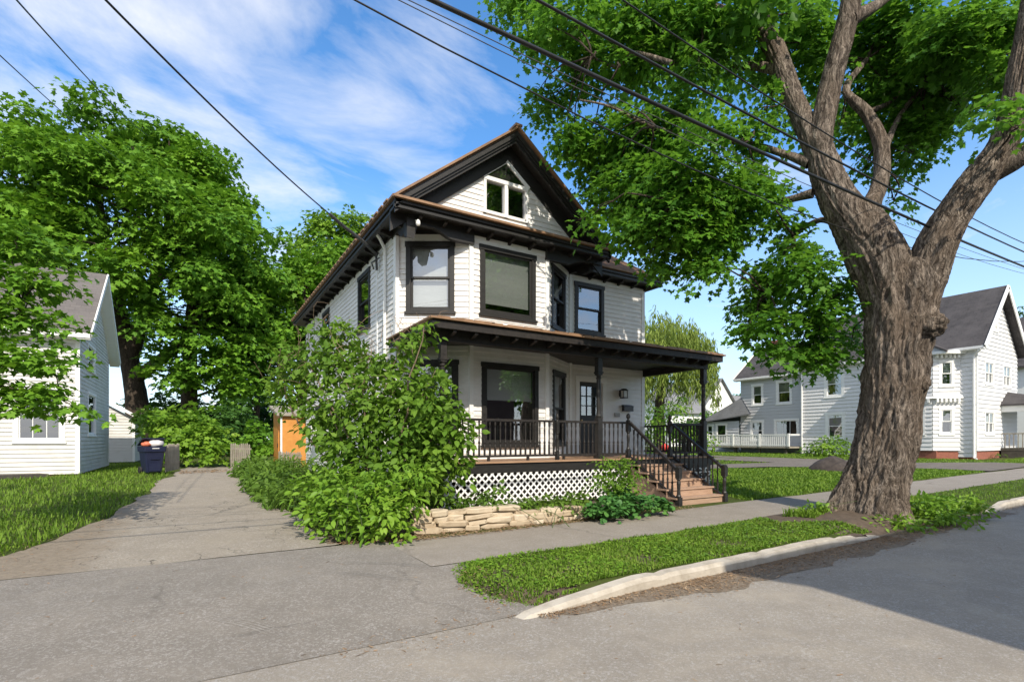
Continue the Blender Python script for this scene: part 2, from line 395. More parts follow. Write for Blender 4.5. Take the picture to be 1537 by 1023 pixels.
def siding(mb, F, z0, z1, holes=(), ex=0.126, t=0.018, rng=None, s0=0.0, s1=None, mi=0):
    s1 = F.L if s1 is None else s1
    cuts = sorted({z for h in holes for z in (h[2], h[3]) if z0 < z < z1})
    z = z0
    while z < z1 - 1e-4:
        zt = min(z+ex, z1); zs = [z] + [c for c in cuts if z < c < zt] + [zt]
        for k in range(len(zs)-1):
            za, zb = zs[k], zs[k+1]; zm = (za+zb)/2
            if rng: a0, a1 = rng(za); b0, b1 = rng(zb)
            else: a0, a1, b0, b1 = s0, s1, s0, s1
            iv = [(a0, a1)]
            for h in holes:
                if h[2] <= zm <= h[3]:
                    nv = []
                    for (p, q) in iv:
                        if h[1] <= p or h[0] >= q: nv.append((p, q)); continue
                        if h[0] > p: nv.append((p, h[0]))
                        if h[1] < q: nv.append((h[1], q))
                    iv = nv
            oa = t*(1-(za-z)/ex); ob = t*(1-(zb-z)/ex)
            for (p, q) in iv:
                pb = b0 if p == a0 else p; qb = b1 if q == a1 else q
                if q-p < 1e-4: continue
                mb.poly([F.pt(p, oa, za), F.pt(q, oa, za), F.pt(qb, ob, zb), F.pt(pb, ob, zb)], mi)
                if k == 0: mb.poly([F.pt(p, 0, za), F.pt(q, 0, za), F.pt(q, oa, za), F.pt(p, oa, za)], mi)
        z = zt

def window(parent, F, s0, s1, z0, z1, casing='paint_black', sash='paint_black', cw=0.11, proud=0.035, kind='double', blind=None, bl_to=0.5, sill=True, name='window', label=None, muntin=None):
    """casing is the part; sash, pane, blind and room lining are its sub-parts"""
    m = MB(); zs = z0 + (0.06 if sill else 0)
    m.fbox(F, s0, s0+cw, -0.10, proud, zs, z1-cw); m.fbox(F, s1-cw, s1, -0.10, proud, zs, z1-cw)
    m.fbox(F, s0-0.02, s1+0.02, -0.10, proud+0.012, z1-cw, z1)
    m.fbox(F, s0+cw, s1-cw, -0.10, proud-0.006, zs, zs+cw*0.7)
    if sill: m.fbox(F, s0-0.03, s1+0.03, -0.10, proud+0.035, z0, zs)
    o = m.build(name, casing, parent)
    if label: o['label'] = label
    a, b, c, d = s0+cw, s1-cw, zs+cw*0.7, z1-cw
    sh = MB(); w = 0.045
    def ring(x0, x1, y0, y1, ao):
        sh.fbox(F, x0, x0+w, ao-0.035, ao, y0, y1); sh.fbox(F, x1-w, x1, ao-0.035, ao, y0, y1)
        sh.fbox(F, x0+w, x1-w, ao-0.035, ao, y0, y0+w); sh.fbox(F, x0+w, x1-w, ao-0.035, ao, y1-w, y1)
    if kind == 'double':
        mid = (c+d)/2
        ring(a, b, c, mid+0.02, -0.030); ring(a, b, mid-0.022, d, 0.008)
    elif kind == 'pair':
        mid = (a+b)/2; md = (c+d)/2
        for x0, x1 in ((a, mid-0.02), (mid+0.02, b)):
            ring(x0, x1, c, md+0.02, -0.030); ring(x0, x1, md-0.022, d, 0.008)
        sh.fbox(F, mid-0.02, mid+0.02, -0.06, 0.012, c, d)
    else:
        ring(a, b, c, d, 0.0)
    if muntin:
        nx, nz = muntin
        for i in range(1, nx): 
            x = a + (b-a)*i/nx; sh.fbox(F, x-0.012, x+0.012, -0.024, 0.002, c+w, d-w)
        for i in range(1, nz):
            z = c + (d-c)*i/nz; sh.fbox(F, a+w, b-w, -0.022, 0.004, z-0.012, z+0.012)
    sh.build('sash', sash, o)
    p = MB()
    if kind in ('double', 'pair'):
        mid = (c+d)/2
        p.poly([F.pt(a, -0.048, c), F.pt(b, -0.048, c), F.pt(b, -0.048, mid), F.pt(a, -0.048, mid)])
        p.poly([F.pt(a, -0.010, mid), F.pt(b, -0.010, mid), F.pt(b, -0.010, d), F.pt(a, -0.010, d)])
    else:
        p.poly([F.pt(a, -0.016, c), F.pt(b, -0.016, c), F.pt(b, -0.016, d), F.pt(a, -0.016, d)])
    p.build('pane', 'window_glass', o)
    r = MB(); D = -0.9
    r.poly([F.pt(a, D, c), F.pt(b, D, c), F.pt(b, D, d), F.pt(a, D, d)])
    r.poly([F.pt(a, -0.101, c), F.pt(a, D, c), F.pt(a, D, d), F.pt(a, -0.101, d)]); r.poly([F.pt(b, D, c), F.pt(b, -0.101, c), F.pt(b, -0.101, d), F.pt(b, D, d)])
    r.poly([F.pt(a, -0.101, d), F.pt(a, D, d), F.pt(b, D, d), F.pt(b, -0.101, d)]); r.poly([F.pt(a, -0.101, c), F.pt(b, -0.101, c), F.pt(b, D, c), F.pt(a, D, c)])
    r.build('room', 'room_dark', o)
    if blind:
        bm = MB(); zb = d - (d-c)*bl_to
        bm.fbox(F, a+0.01, b-0.01, -0.14, -0.125, zb, d-0.005); bm.fbox(F, a+0.01, b-0.01, -0.15, -0.115, zb-0.025, zb)
        bm.build('blind', blind, o)
    return o
def hole(s0, s1, z0, z1, cw=0.11): return (s0+cw*0.5, s1-cw*0.5, z0+0.03, z1-cw*0.5)

# ------------------------------------------------------------------ leaves, blades
def np_mesh(name, V, faces_t, n_copies, k, rnd):
    """V (n_copies*k,3); faces_t template list of index tuples"""
    me = bpy.data.meshes.new(name)
    me.vertices.add(len(V)); me.vertices.foreach_set('co', V.astype(np.float32).ravel())
    ls = np.array([i for f in faces_t for i in f], dtype=np.int64); tot = np.array([len(f) for f in faces_t], dtype=np.int64)
    off = (np.arange(n_copies)*k)[:, None]
    L = (ls[None, :] + off).ravel(); T = np.tile(tot, n_copies); S = np.concatenate([[0], np.cumsum(T)[:-1]])
    me.loops.add(len(L)); me.loops.foreach_set('vertex_index', L.astype(np.int32))
    me.polygons.add(len(T)); me.polygons.foreach_set('loop_start', S.astype(np.int32))
    me.update(calc_edges=True); me.validate()
    at = me.attributes.new('rnd', 'FLOAT', 'POINT'); at.data.foreach_set('value', np.repeat(rnd, k).astype(np.float32))
    return me
def unit(a): return a/np.maximum(np.linalg.norm(a, axis=1, keepdims=True), 1e-9)
LEAF = {
 'maple': ([(0, 0, 0), (0, 0.5, 0.0), (0, 1.0, -0.10), (0.40, 0.05, 0.05), (0.27, 0.28, 0.05), (0.62, 0.55, 0.03), (0.24, 0.60, 0.04), (-0.40, 0.05, 0.05), (-0.27, 0.28, 0.05), (-0.62, 0.55, 0.03), (-0.24, 0.60, 0.04)],
           [(0, 3, 4, 5, 6, 1), (1, 6, 2), (0, 1, 10, 9, 8, 7), (1, 2, 10)]),
 'oval': ([(0, 0, 0), (0, 0.5, -0.02), (0, 1.0, -0.14), (0.22, 0.25, 0.06), (0.25, 0.6, 0.04), (-0.22, 0.25, 0.06), (-0.25, 0.6, 0.04)],
          [(0, 3, 4, 1), (1, 4, 2), (0, 1, 6, 5), (1, 2, 6)]),
 'quad': ([(0, 0, 0), (0.42, 0.45, 0.10), (0, 1.0, -0.08), (-0.42, 0.45, 0.10)], [(0, 1, 2), (0, 2, 3)]),
 'narrow': ([(0, 0, 0), (0.09, 0.4, 0.02), (0, 1.0, -0.12), (-0.09, 0.4, 0.02)], [(0, 1, 2), (0, 2, 3)]),
 'round': ([(0, 0.05, -0.05), (0.42, 0.12, 0.03), (0.52, 0.5, 0.05), (0.3, 0.9, 0.0), (0, 0.98, -0.02), (-0.3, 0.9, 0.0), (-0.52, 0.5, 0.05), (-0.42, 0.12, 0.03)], [(0, 1, 2, 3, 4), (0, 4, 5, 6, 7)]),
 'chip': ([(-0.11, 0, 0), (0.13, 0.05, 0.05), (0.07, 1.0, 0.0), (-0.08, 0.93, 0.06)], [(0, 1, 2, 3)]),
}
def leaf_mesh(name, C, D, Nn, size, shape, rng, rnd=None):
    T, Fc = LEAF[shape]; T = np.array(T); k = len(T); n = len(C)
    D = unit(D); S = unit(np.cross(D, Nn)); Nn = np.cross(S, D)
    V = C[:, None, :] + size[:, None, None]*(T[None, :, 0:1]*S[:, None, :] + T[None, :, 1:2]*D[:, None, :] + T[None, :, 2:3]*Nn[:, None, :])
    return np_mesh(name, V.reshape(-1, 3), Fc, n, k, rng.random(n) if rnd is None else rnd)
def spray_cloud(rng, clusters, per_m2, lpers, sr, ls, droop=0.5, upness=1.0, flat=0.3):
    """clusters: (cx,cy,cz, rx,ry,rz). sprays lie through each ellipsoid's outer volume; leaves lie on each spray."""
    Cs, Ds, Ns, Ss, Rn = [], [], [], [], []
    for cl in clusters:
        c = np.array(cl[:3], float); r = np.array(cl[3:6], float)
        dens = cl[6] if len(cl) > 6 else 1.0
        ns = max(3, int(per_m2*dens*(r[0]*r[1]+r[1]*r[2]+r[0]*r[2])*1.4))
        d = unit(rng.normal(size=(ns, 3))); rad = rng.random(ns)**0.45
        sc = c + d*r*rad[:, None]
        out = unit(d/np.maximum(r, .2))
        pn = unit(np.array([0, 0, 1.0])*upness + out*0.45 + rng.normal(size=(ns, 3))*flat)
        sprnd = rng.random(ns)
        nl = lpers
        idx = np.repeat(np.arange(ns), nl); n = len(idx)
        a = unit(np.cross(pn, rng.normal(size=(ns, 3)))); b = np.cross(pn, a)
        th = rng.random(n)*2*np.pi; rho = np.sqrt(rng.random(n))*sr*(0.6+0.8*np.repeat(rng.random(ns), nl))
        rd = a[idx]*np.cos(th)[:, None] + b[idx]*np.sin(th)[:, None]
        pos = sc[idx] + rd*rho[:, None] - np.array([0, 0, 1.0])*(droop*rho**2/sr)[:, None] + rng.normal(size=(n, 3))*0.06*sr
        tip = unit(rd + out[idx]*0.5 + np.array([0, 0, -0.45]) + rng.normal(size=(n, 3))*0.35)
        nn = unit(pn[idx] + rng.normal(size=(n, 3))*0.33)
        Cs.append(pos); Ds.append(tip); Ns.append(nn); Ss.append(ls*(0.6+0.7*rng.random(n))); Rn.append(np.clip(0.55*sprnd[idx] + 0.45*rng.random(n), 0, 1))
    return [np.concatenate(x) for x in (Cs, Ds, Ns, Ss, Rn)]
def foliage(name, mat, parent, rng, clusters, per_m2=6, lpers=16, sr=0.4, ls=0.14, shape='maple', **kw):
    C, D, Nn, S, Rn = spray_cloud(rng, clusters, per_m2, lpers, sr, ls, **kw)
    me = leaf_mesh(name, C, D, Nn, S, shape, rng, Rn)
    return link(name, me, mat, parent)
def blades(name, mat, rng, pts, hmin, hmax, wid, lean=0.5, parent=None, label=None):
    """pts (n,3) on the ground; two-step bent blades"""
    n = len(pts); th = rng.random(n)*2*np.pi; h = hmin + (hmax-hmin)*rng.random(n)**1.6
    d = np.stack([np.cos(th), np.sin(th), np.zeros(n)], 1); s = np.stack([-np.sin(th), np.cos(th), np.zeros(n)], 1)
    ln = lean*(0.3+rng.random(n)); up = np.array([0, 0, 1.0])
    w = wid*(0.6+0.8*rng.random(n))
    p1 = pts + up*(0.6*h)[:, None] + d*(0.35*ln*h)[:, None]; p2 = pts + up*h[:, None]*(1-0.35*ln)[:, None] + d*(ln*h)[:, None]
    V = np.stack([pts - s*w[:, None]/2, pts + s*w[:, None]/2, p1 + s*w[:, None]*0.4, p1 - s*w[:, None]*0.4, p2], 1).reshape(-1, 3)
    me = np_mesh(name, V, [(0, 1, 2, 3), (3, 2, 4)], n, 5, np.clip(rng.random(n)*0.8 + 0.1*rng.normal(size=n), 0, 1))
    return link(name, me, mat, parent)
def in_poly(x, y, poly):
    ins = np.zeros(len(x), bool); j = len(poly)-1
    for i in range(len(poly)):
        xi, yi = poly[i]; xj, yj = poly[j]
        c = ((yi > y) != (yj > y)) & (x < (xj-xi)*(y-yi)/(yj-yi+1e-12)+xi)
        ins ^= c; j = i
    return ins
def scatter(rng, poly, n, zf):
    xs = [p[0] for p in poly]; ys = [p[1] for p in poly]
    x = min(xs) + (max(xs)-min(xs))*rng.random(n); y = min(ys) + (max(ys)-min(ys))*rng.random(n)
    k = in_poly(x, y, poly); x, y = x[k], y[k]
    return np.array([[a, b, zf(a, b)] for a, b in zip(x, y)])

exec_parts = True
# ================================================================== CAMERA, LIGHT, SKY
cam = bpy.data.cameras.new('camera'); co = bpy.data.objects.new('camera', cam); COL.objects.link(co)
cam.sensor_width = 36.0; cam.lens = FPX/1537*36; cam.shift_y = (HZ-511.5)/1537; cam.clip_end = 3000; cam.clip_start = 0.05
co.location = (0, 0, CZ); co.rotation_euler = (R(90), 0, -YAW); SC.camera = co
SUN_EL, SUN_AZ = R(41), R(193)          # azimuth from +Y clockwise: the sun stands behind the camera
sd = Vector((math.sin(SUN_AZ)*math.cos(SUN_EL), math.cos(SUN_AZ)*math.cos(SUN_EL), math.sin(SUN_EL)))
sl = bpy.data.lights.new('sun', 'SUN'); sl.energy = 3.7; sl.angle = R(0.5); sl.color = (1.0, 0.91, 0.77)
so = bpy.data.objects.new('sun', sl); COL.objects.link(so); so.rotation_euler = sd.to_track_quat('Z', 'Y').to_euler(); so.location = (0, -20, 40)
SC.view_settings.view_transform = 'Standard'; SC.view_settings.look = 'None'; SC.view_settings.gamma = 1.0
SC.view_settings.exposure = 0.55
SC.render.engine = 'CYCLES'
SC.cycles.max_bounces = 8; SC.cycles.transparent_max_bounces = 12; SC.cycles.use_denoising = True

wd = bpy.data.worlds.new('World'); SC.world = wd; wd.use_nodes = True
nt = wd.node_tree; nt.nodes.clear()
sky = N(nt, 'ShaderNodeTexSky'); sky.sky_type = 'NISHITA'; sky.sun_disc = False
sky.sun_elevation = SUN_EL; sky.sun_rotation = SUN_AZ; sky.air_density = 1.0; sky.dust_density = 0.6; sky.ozone_density = 2.2
tc = N(nt, 'ShaderNodeTexCoord'); sep = N(nt, 'ShaderNodeSeparateXYZ'); nt.links.new(tc.outputs['Generated'], sep.inputs[0])
zz = mth(nt, 'ADD', mth(nt, 'MAXIMUM', sep.outputs['Z'], 0.0), 0.16)
cb = N(nt, 'ShaderNodeCombineXYZ')
nt.links.new(mth(nt, 'DIVIDE', sep.outputs['X'], zz), cb.inputs[0]); nt.links.new(mth(nt, 'DIVIDE', sep.outputs['Y'], zz), cb.inputs[1])
cloud_a = noise(nt, cb.outputs[0], 1.75, 9, 0.60, 0.3)
mp = N(nt, 'ShaderNodeMapping'); mp.inputs['Rotation'].default_value = (0, 0, R(-35)); mp.inputs['Scale'].default_value = (0.55, 1.9, 1); nt.links.new(cb.outputs[0], mp.inputs[0])
cloud_b = noise(nt, mp.outputs[0], 1.5, 9, 0.62, 0.5)
def toward(px, py, c0, c1):
    d = (P(px, py, 10) - Vector((0, 0, CZ))).normalized()
    v = N(nt, 'ShaderNodeVectorMath'); v.operation = 'DOT_PRODUCT'; v.inputs[1].default_value = d
    nt.links.new(tc.outputs['Generated'], v.inputs[0])
    return mapr(nt, v.outputs['Value'], c0, c1)
bank = toward(215, 20, math.cos(R(21)), math.cos(R(3)))           # the bank of cloud over the left trees
wisp = toward(540, 290, math.cos(R(18)), math.cos(R(4)))
wisp2 = toward(660, 110, math.cos(R(10)), math.cos(R(1)))
f1 = mapr(nt, mth(nt, 'ADD', cloud_a, mth(nt, 'MULTIPLY', bank, 0.19)), 0.56, 0.80, 0, 0.9)
f2 = mapr(nt, mth(nt, 'ADD', cloud_b, mth(nt, 'ADD', mth(nt, 'MULTIPLY', wisp, 0.22), mth(nt, 'MULTIPLY', wisp2, 0.14))), 0.62, 0.92, 0, 0.75)
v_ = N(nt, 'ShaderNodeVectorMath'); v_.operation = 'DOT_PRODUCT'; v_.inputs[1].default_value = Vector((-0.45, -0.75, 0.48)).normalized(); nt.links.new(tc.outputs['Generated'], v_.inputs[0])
back = mapr(nt, v_.outputs['Value'], 0.05, 0.75)  # extra cloud added behind the camera, out of view, to whiten the fill
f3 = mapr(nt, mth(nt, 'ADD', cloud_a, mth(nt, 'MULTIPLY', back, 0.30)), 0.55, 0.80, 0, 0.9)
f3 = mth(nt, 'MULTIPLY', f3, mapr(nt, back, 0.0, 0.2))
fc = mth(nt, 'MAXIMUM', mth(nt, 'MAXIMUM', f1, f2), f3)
low = mapr(nt, sep.outputs['Z'], 0.0, 0.45, 0.75, 0.0)                # pale air near the horizon
hs = N(nt, 'ShaderNodeHueSaturation'); hs.inputs['Saturation'].default_value = 1.25; hs.inputs['Value'].default_value = 1.35; nt.links.new(sky.outputs[0], hs.inputs['Color'])
hz = mixc(nt, low, hs.outputs[0], (4.0, 4.75, 5.6))
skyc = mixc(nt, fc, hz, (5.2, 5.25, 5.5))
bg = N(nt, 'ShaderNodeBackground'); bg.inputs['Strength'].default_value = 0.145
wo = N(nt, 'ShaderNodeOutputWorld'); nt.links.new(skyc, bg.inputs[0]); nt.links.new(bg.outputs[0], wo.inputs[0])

# ================================================================== GROUND
rng = np.random.default_rng(11)
def sheet(name, xs, ys, zf, mat, kind='structure', keep=None, th=0):
    m = MB(); idx = {}
    for j, y in enumerate(ys):
        for i, x in enumerate(xs):
            idx[i, j] = len(m.v); m.v.append((x, y, zf(x, y)))
    for j in range(len(ys)-1):
        for i in range(len(xs)-1):
            if keep and not keep((xs[i]+xs[i+1])/2, (ys[j]+ys[j+1])/2): continue
            m.f.append((idx[i, j], idx[i+1, j], idx[i+1, j+1], idx[i, j+1])); m.m.append(0)
    o = m.build(name, mat, smooth=True); tag(o, kind=kind); return o
def ln(a, b, n): return [a+(b-a)*i/n for i in range(n+1)]
def nz(x, y, s=1.0, a=0.02): return a*mnoise.fractal(Vector((x*s, y*s, 3.1)), 1.0, 2.0, 3)

gx = [-900, -300, -120, -60, -40] + ln(-30, -12, 9) + ln(-11, 16, 54) + ln(17, 45, 28) + [55, 70, 100, 160, 300, 900]
gy = [-900, -300, -100, -40, -15, -8, -5] + ln(-4, 4.0, 8) + [4.12, 4.2, 4.3, 4.5, 4.8, 5.1, 5.4, 5.7, 5.78, 5.84, 6.2, 7, 7.45, 7.55] + ln(8, 36, 56) + [40, 50, 70, 110, 200, 400, 900]
def earth_z(x, y):
    z = g(x, y)
    if y <= 4.12: return street_z(x, max(y, -8)) - 0.05
    if x < 2.2 and y < 7.8: return min(apron_z(x, y) if y < 5.8 else z, z) - 0.05
    if 5.78 < y < 7.5: return z - 0.04
    if -1.6 < x < 1.6 and y < 30: return z - 0.04
    if y <= 5.78 and x < 3.3: return apron_z(x, y) - 0.05
    if y < 4.9 and 8.6 < x < 14.0: return street_z(x, 4.0) - 0.05
    if 4.15 < y <= 5.78:                       # the planted strip, mounding up round the maple
        t = math.exp(-((x-11)**2/4.5 + (y-4.9)**2/1.2))
        return base(x) + 0.0 + 0.10*t + nz(x, y, 1.2, 0.02)
    return z + nz(x, y, 0.7, 0.03)
earth = sheet('ground', gx, gy, earth_z, 'earth_grass')
sheet('street', [-200, -60, -20] + ln(-10, 24, 34) + [30, 40, 60, 100, 200], ln(-8, 4.1, 14) + [4.16], street_z, 'asphalt_street')
# strip of soil, needles and dry leaves lying in the gutter is litter, further down
sheet('driveway_apron', ln(-9, 2.4, 24) + [2.95], [4.085, 4.2] + ln(4.5, 5.78, 5) + ln(6.0, 7.65, 5), lambda x, y: (apron_z(x, y) if y < 5.8 else base(x)) + 0.005, 'asphalt_apron',
      keep=lambda x, y: x < 2.4 or y < 5.78)
def walk_z(x, y): return base(x) + 0.004 + nz(x, y, 0.5, 0.012)
sheet('sidewalk', ln(2.4, 45, 90), ln(5.78, 7.5, 6), walk_z, 'asphalt_walk')
dl = [(7.66, -2.75, 1.75), (9, -2.2, 1.7), (10.5, -1.8, 1.65), (12, -1.5, 1.62), (16, -1.25, 1.75), (20, -1.05, 2.0), (24, -0.8, 2.2), (28, -0.6, 2.3), (31, -0.4, 2.0)]
m = MB(); ii = []
for k in range(48):
    y = min(30.999, 7.661 + (31-7.661)*k/47)
    for a, b in zip(dl, dl[1:]):
        if a[0] <= y <= b[0]+1e-6:
            t = (y-a[0])/(b[0]-a[0]); xl = a[1]*(1-t)+b[1]*t; xr = a[2]*(1-t)+b[2]*t; break
    xl += nz(y, 3, 0.8, 0.25); xr += nz(y, 9, 0.8, 0.12)
    row = []
    for i in range(9):
        x = xl + (xr-xl)*i/8; row.append(len(m.v)); m.v.append((x, y, g(x, y) + 0.008 + nz(x, y, 0.8, 0.012)))
    ii.append(row)
for a, b in zip(ii, ii[1:]):
    for i in range(8): m.f.append((a[i], a[i+1], b[i+1], b[i])); m.m.append(0)
tag(m.build('driveway', 'asphalt_drive', smooth=True), kind='structure')
# neighbour's parking drive
m = MB()
pg = [(22.5, 7.45), (33.0, 7.45), (32.6, 9.2), (28, 11.6), (27, 15), (27.5, 24), (23, 24), (20, 13.6), (17, 13.9), (12.8, 15), (12.8, 13.4), (18, 12.3), (22, 10.6)]
pg = [(26.5, 7.5), (34.0, 7.5), (33.6, 9.4), (30.5, 11.4), (30, 30), (25.5, 30), (25.2, 15.5), (13, 18.0), (13, 16.2), (22, 13.8), (25.5, 11.0), (26.3, 9)]
m.poly([(x, y, g(x, y)+0.045) for x, y in pg]); tag(m.build('gravel_drive', 'gravel'), kind='structure')

m = MB(); 
for (xa, ya_, xb, yb_, bow, n_) in ((0.05, 5.25, 0.55, 4.55, 0.10, 4), (1.15, 6.2, 1.95, 5.35, 0.16, 4), (1.35, 6.6, 2.35, 5.75, 0.2, 5)):
    for q in range(n_):
        o_ = q*0.035; pr_ = None
        for k in range(11):
            t = k/10; x = xa+(xb-xa)*t+o_+bow*math.sin(math.pi*t)*0.5; y = ya_+(yb_-ya_)*t+o_*0.3; z = (apron_z(x, y) if y < 5.8 else base(x)) + 0.009; w_ = 0.006*math.sin(math.pi*min(max(t, .08), .92))
            if pr_: m.poly([(pr_[0]-pr_[3], pr_[1], pr_[2]), (pr_[0]+pr_[3], pr_[1], pr_[2]), (x+w_, y, z), (x-w_, y, z)])
            pr_ = (x, y, z, w_)
tag(m.build('tyre_marks', 'scuff'), kind='structure')
# kerb stones
def kerb(name, x0, x1, label, taper0, taper1):
    m = MB(); n = int((x1-x0)/0.12); rows = []
    for k in range(n+1):
        x = x0 + (x1-x0)*k/n
        t = min(1, (x-x0)/taper0 if taper0 else 1); u = min(1, (x1-x)/taper1 if taper1 else 1); h = max(0.02, min(t, u)**0.7)
        jt = 0.02 if (x-x0) % 1.92 < 0.06 else 0
        top = base(x) - 0.10 + 0.13*h + nz(x, 1, 2.5, 0.006) - jt
        yo = 4.02 - 0.10*(1-t) + nz(x, 5, 0.8, 0.012) - 0.02*(1-u); b = base(x) - 0.3
        w = 0.175 + nz(x, 8, 1, 0.012)
        rows.append([(x, yo, b), (x, yo+0.01, top-0.05), (x, yo+0.045, top-0.008), (x, yo+w-0.02, top), (x, yo+w, top-0.03), (x, yo+w, b)])
    for r in rows: m.v += r
    for k in range(n):
        for j in range(5): m.f.append((k*6+j, (k+1)*6+j, (k+1)*6+j+1, k*6+j+1)); m.m.append(0)
    m.f.append(tuple(range(6))); m.m.append(0); m.f.append(tuple(reversed(range(n*6, n*6+6)))); m.m.append(0)
    o = m.build(name, 'granite', smooth=False); tag(o, kind='structure'); return o
kerb('kerb', 2.5, 9.5, '', 1.6, 1.6); kerb('kerb', 14.0, 60.0, '', 1.2, 0)
def vs_z(x, y):
    xe = 2.40 + 0.55*abs(y-5.0)**1.8 + 0.10*mnoise.noise(Vector((y*3, 0, 0)))
    t = min(1, max(0, (x-xe)/0.30)); t = t*t*(3-2*t); u = 1 if 3.1 < x < 9.0 else min(1, max(0, (y-4.06)/(0.2 if x < 4 else 0.5)))
    top = base(x) + 0.012 + nz(x, y, 1.2, 0.02) + (0.10*math.exp(-((x-11)**2/4.5 + (y-4.9)**2/1.2)))
    if y < 4.26 and 2.7 < x < 9.3: top -= 0.06
    lo = (apron_z(x, y) if x < 3.1 else street_z(x, 4.05) if x > 9.0 else base(x)) - 0.02
    return lo + (top-lo)*min(t, u)
sheet('verge_soil', ln(2.30, 3.3, 24) + ln(3.4, 14.2, 54), [4.05] + ln(4.12, 5.80, 14), vs_z, 'soil')

# grass and litter (things nobody could count)
def ez(x, y): return vs_z(x, y) if (4.05 < y < 5.8 and 2.3 < x < 14.2) else earth_z(x, y)
strip = [(2.42, 5.0), (2.46, 4.6), (2.62, 4.3), (2.85, 4.17), (3.2, 4.2), (9.6, 4.22), (9.3, 4.7), (8.6, 5.2), (8.9, 5.76), (2.7, 5.76), (2.5, 5.4)]
p1 = scatter(rng, strip, 52000, lambda x, y: ez(x, y)-0.005)
dn = np.array([mnoise.noise(Vector((a*2.2, b*2.2, 0))) for a, b, c in p1]); p1 = p1[dn + rng.random(len(p1))*0.9 > 0.05]
s2 = [(13.5, 4.3), (45, 4.3), (45, 5.78), (12.0, 5.78), (12.6, 5.0)]
p2 = scatter(rng, s2, 22000, ez); p2 = p2[rng.random(len(p2)) < np.clip(14/(p2[:, 0]), 0, 1)]
tag(blades('grass', 'grass_lawn', rng, np.concatenate([p1, p2]), 0.018, 0.07, 0.013, 0.9), kind='stuff')
lawnl = [(-14, 8.2), (-2.5, 7.8), (-1.95, 9.6), (-1.5, 12), (-1.2, 16), (-1.05, 20), (-0.95, 25), (-0.8, 32), (-3, 38), (-10, 38), (-14, 30)]
p3 = scatter(rng, lawnl, 110000, ez); p3 = p3[(p3[:, 0] > -4.2) | (p3[:, 1] < 25.6)]
p3 = p3[rng.random(len(p3)) < np.clip(11/p3[:, 1], 0.25, 1)]
tag(blades('grass', 'grass_lawn', rng, p3, 0.05, 0.2, 0.018, 0.9), kind='stuff')
lawnr = [(11.2, 7.6), (26.3, 7.6), (26.3, 9), (25.2, 11), (22, 13.5), (13, 16.0), (12.6, 12)]
lawnr2 = [(30.6, 11.2), (36.4, 8.5), (36.6, 30), (30.2, 30)]; lawnr3 = [(13, 18.2), (25.2, 15.7), (25.3, 32), (13, 32)]
p4 = np.concatenate([scatter(rng, lawnr, 60000, ez), scatter(rng, lawnr2, 14000, ez), scatter(rng, lawnr3, 14000, ez), scatter(rng, [(33.8, 7.6), (50, 7.6), (50, 11), (33.7, 9.6)], 8000, ez)])
tag(blades('grass', 'grass_lawn', rng, p4, 0.03, 0.12, 0.03, 0.7), kind='stuff')

cp = scatter(rng, strip, 5500, lambda x, y: ez(x, y) + 0.02 + 0.03*random.random())
cn = np.array([mnoise.noise(Vector((a*1.6, b*1.6, 7))) for a, b, c in cp]); cp = cp[cn + 0.35*rng.random(len(cp)) > 0.12]
th = rng.random(len(cp))*2*np.pi
cl_me = leaf_mesh('clover', cp, np.stack([np.cos(th), np.sin(th), 0.2*rng.normal(size=len(cp))], 1), np.stack([0.35*rng.normal(size=len(cp)), 0.35*rng.normal(size=len(cp)), np.ones(len(cp))], 1), 0.018+0.022*rng.random(len(cp)), 'round', rng)
tag(link('clover', cl_me, 'leaf_bright'), kind='stuff')
def chips(name, pts, s0, s1, mat='litter'):
    n = len(pts); th = rng.random(n)*2*np.pi
    D = np.stack([np.cos(th), np.sin(th), rng.normal(size=n)*0.15], 1); U = np.stack([rng.normal(size=n)*0.3, rng.normal(size=n)*0.3, np.ones(n)], 1)
    me = leaf_mesh(name, pts, D, U, s0 + (s1-s0)*rng.random(n)**2, 'chip', rng)
    return link(name, me, mat)
ch = [scatter(rng, [(2.7, 7.35), (6.3, 7.4), (6.3, 7.75), (2.6, 7.95), (1.75, 8.6), (1.6, 7.75)], 11000, lambda x, y: max(g(x, y), walk_z(x, y)) + 0.008 + 0.02*random.random()),
      scatter(rng, [(6.3, 7.35), (9.4, 7.4), (9.4, 7.8), (6.3, 7.8)], 900, lambda x, y: g(x, y) + 0.01)]
tag(chips('bark_mulch', np.concatenate(ch), 0.018, 0.07), kind='stuff')
gl = []
for x0, x1, n in ((2.7, 5.2, 2000), (4.5, 9.6, 7000), (9.0, 12.0, 2500), (13.0, 18, 900)):
    x = x0 + (x1-x0)*rng.random(n); wd_ = np.where(x < 4, 0.18, 0.36); y = 4.03 - np.abs(rng.normal(size=n))*wd_*0.6
    gl.append(np.stack([x, y, np.array([street_z(a, b) + 0.008 + 0.015*random.random() for a, b in zip(x, y)])], 1))
e = scatter(rng, [(2.45, 4.3), (2.7, 4.25), (2.85, 5.7), (2.5, 5.4), (2.35, 4.9)], 420, lambda x, y: ez(x, y) + 0.03); gl.append(e)
e = scatter(rng, [(0.6, 4.15), (2.5, 4.5), (2.7, 4.0), (1.5, 3.7)], 500, lambda x, y: apron_z(x, y) + 0.008); gl.append(e)
e = scatter(rng, [(-1, 1.5), (11, 1.5), (11, 3.8), (-1, 3.8)], 260, lambda x, y: street_z(x, y) + 0.004); gl.append(e)
e = scatter(rng, [(-6, 4.3), (2.2, 4.3), (2.2, 7.5), (-6, 7.5)], 260, lambda x, y: (apron_z(x, y) if y < 5.8 else base(x)) + 0.01); gl.append(e)
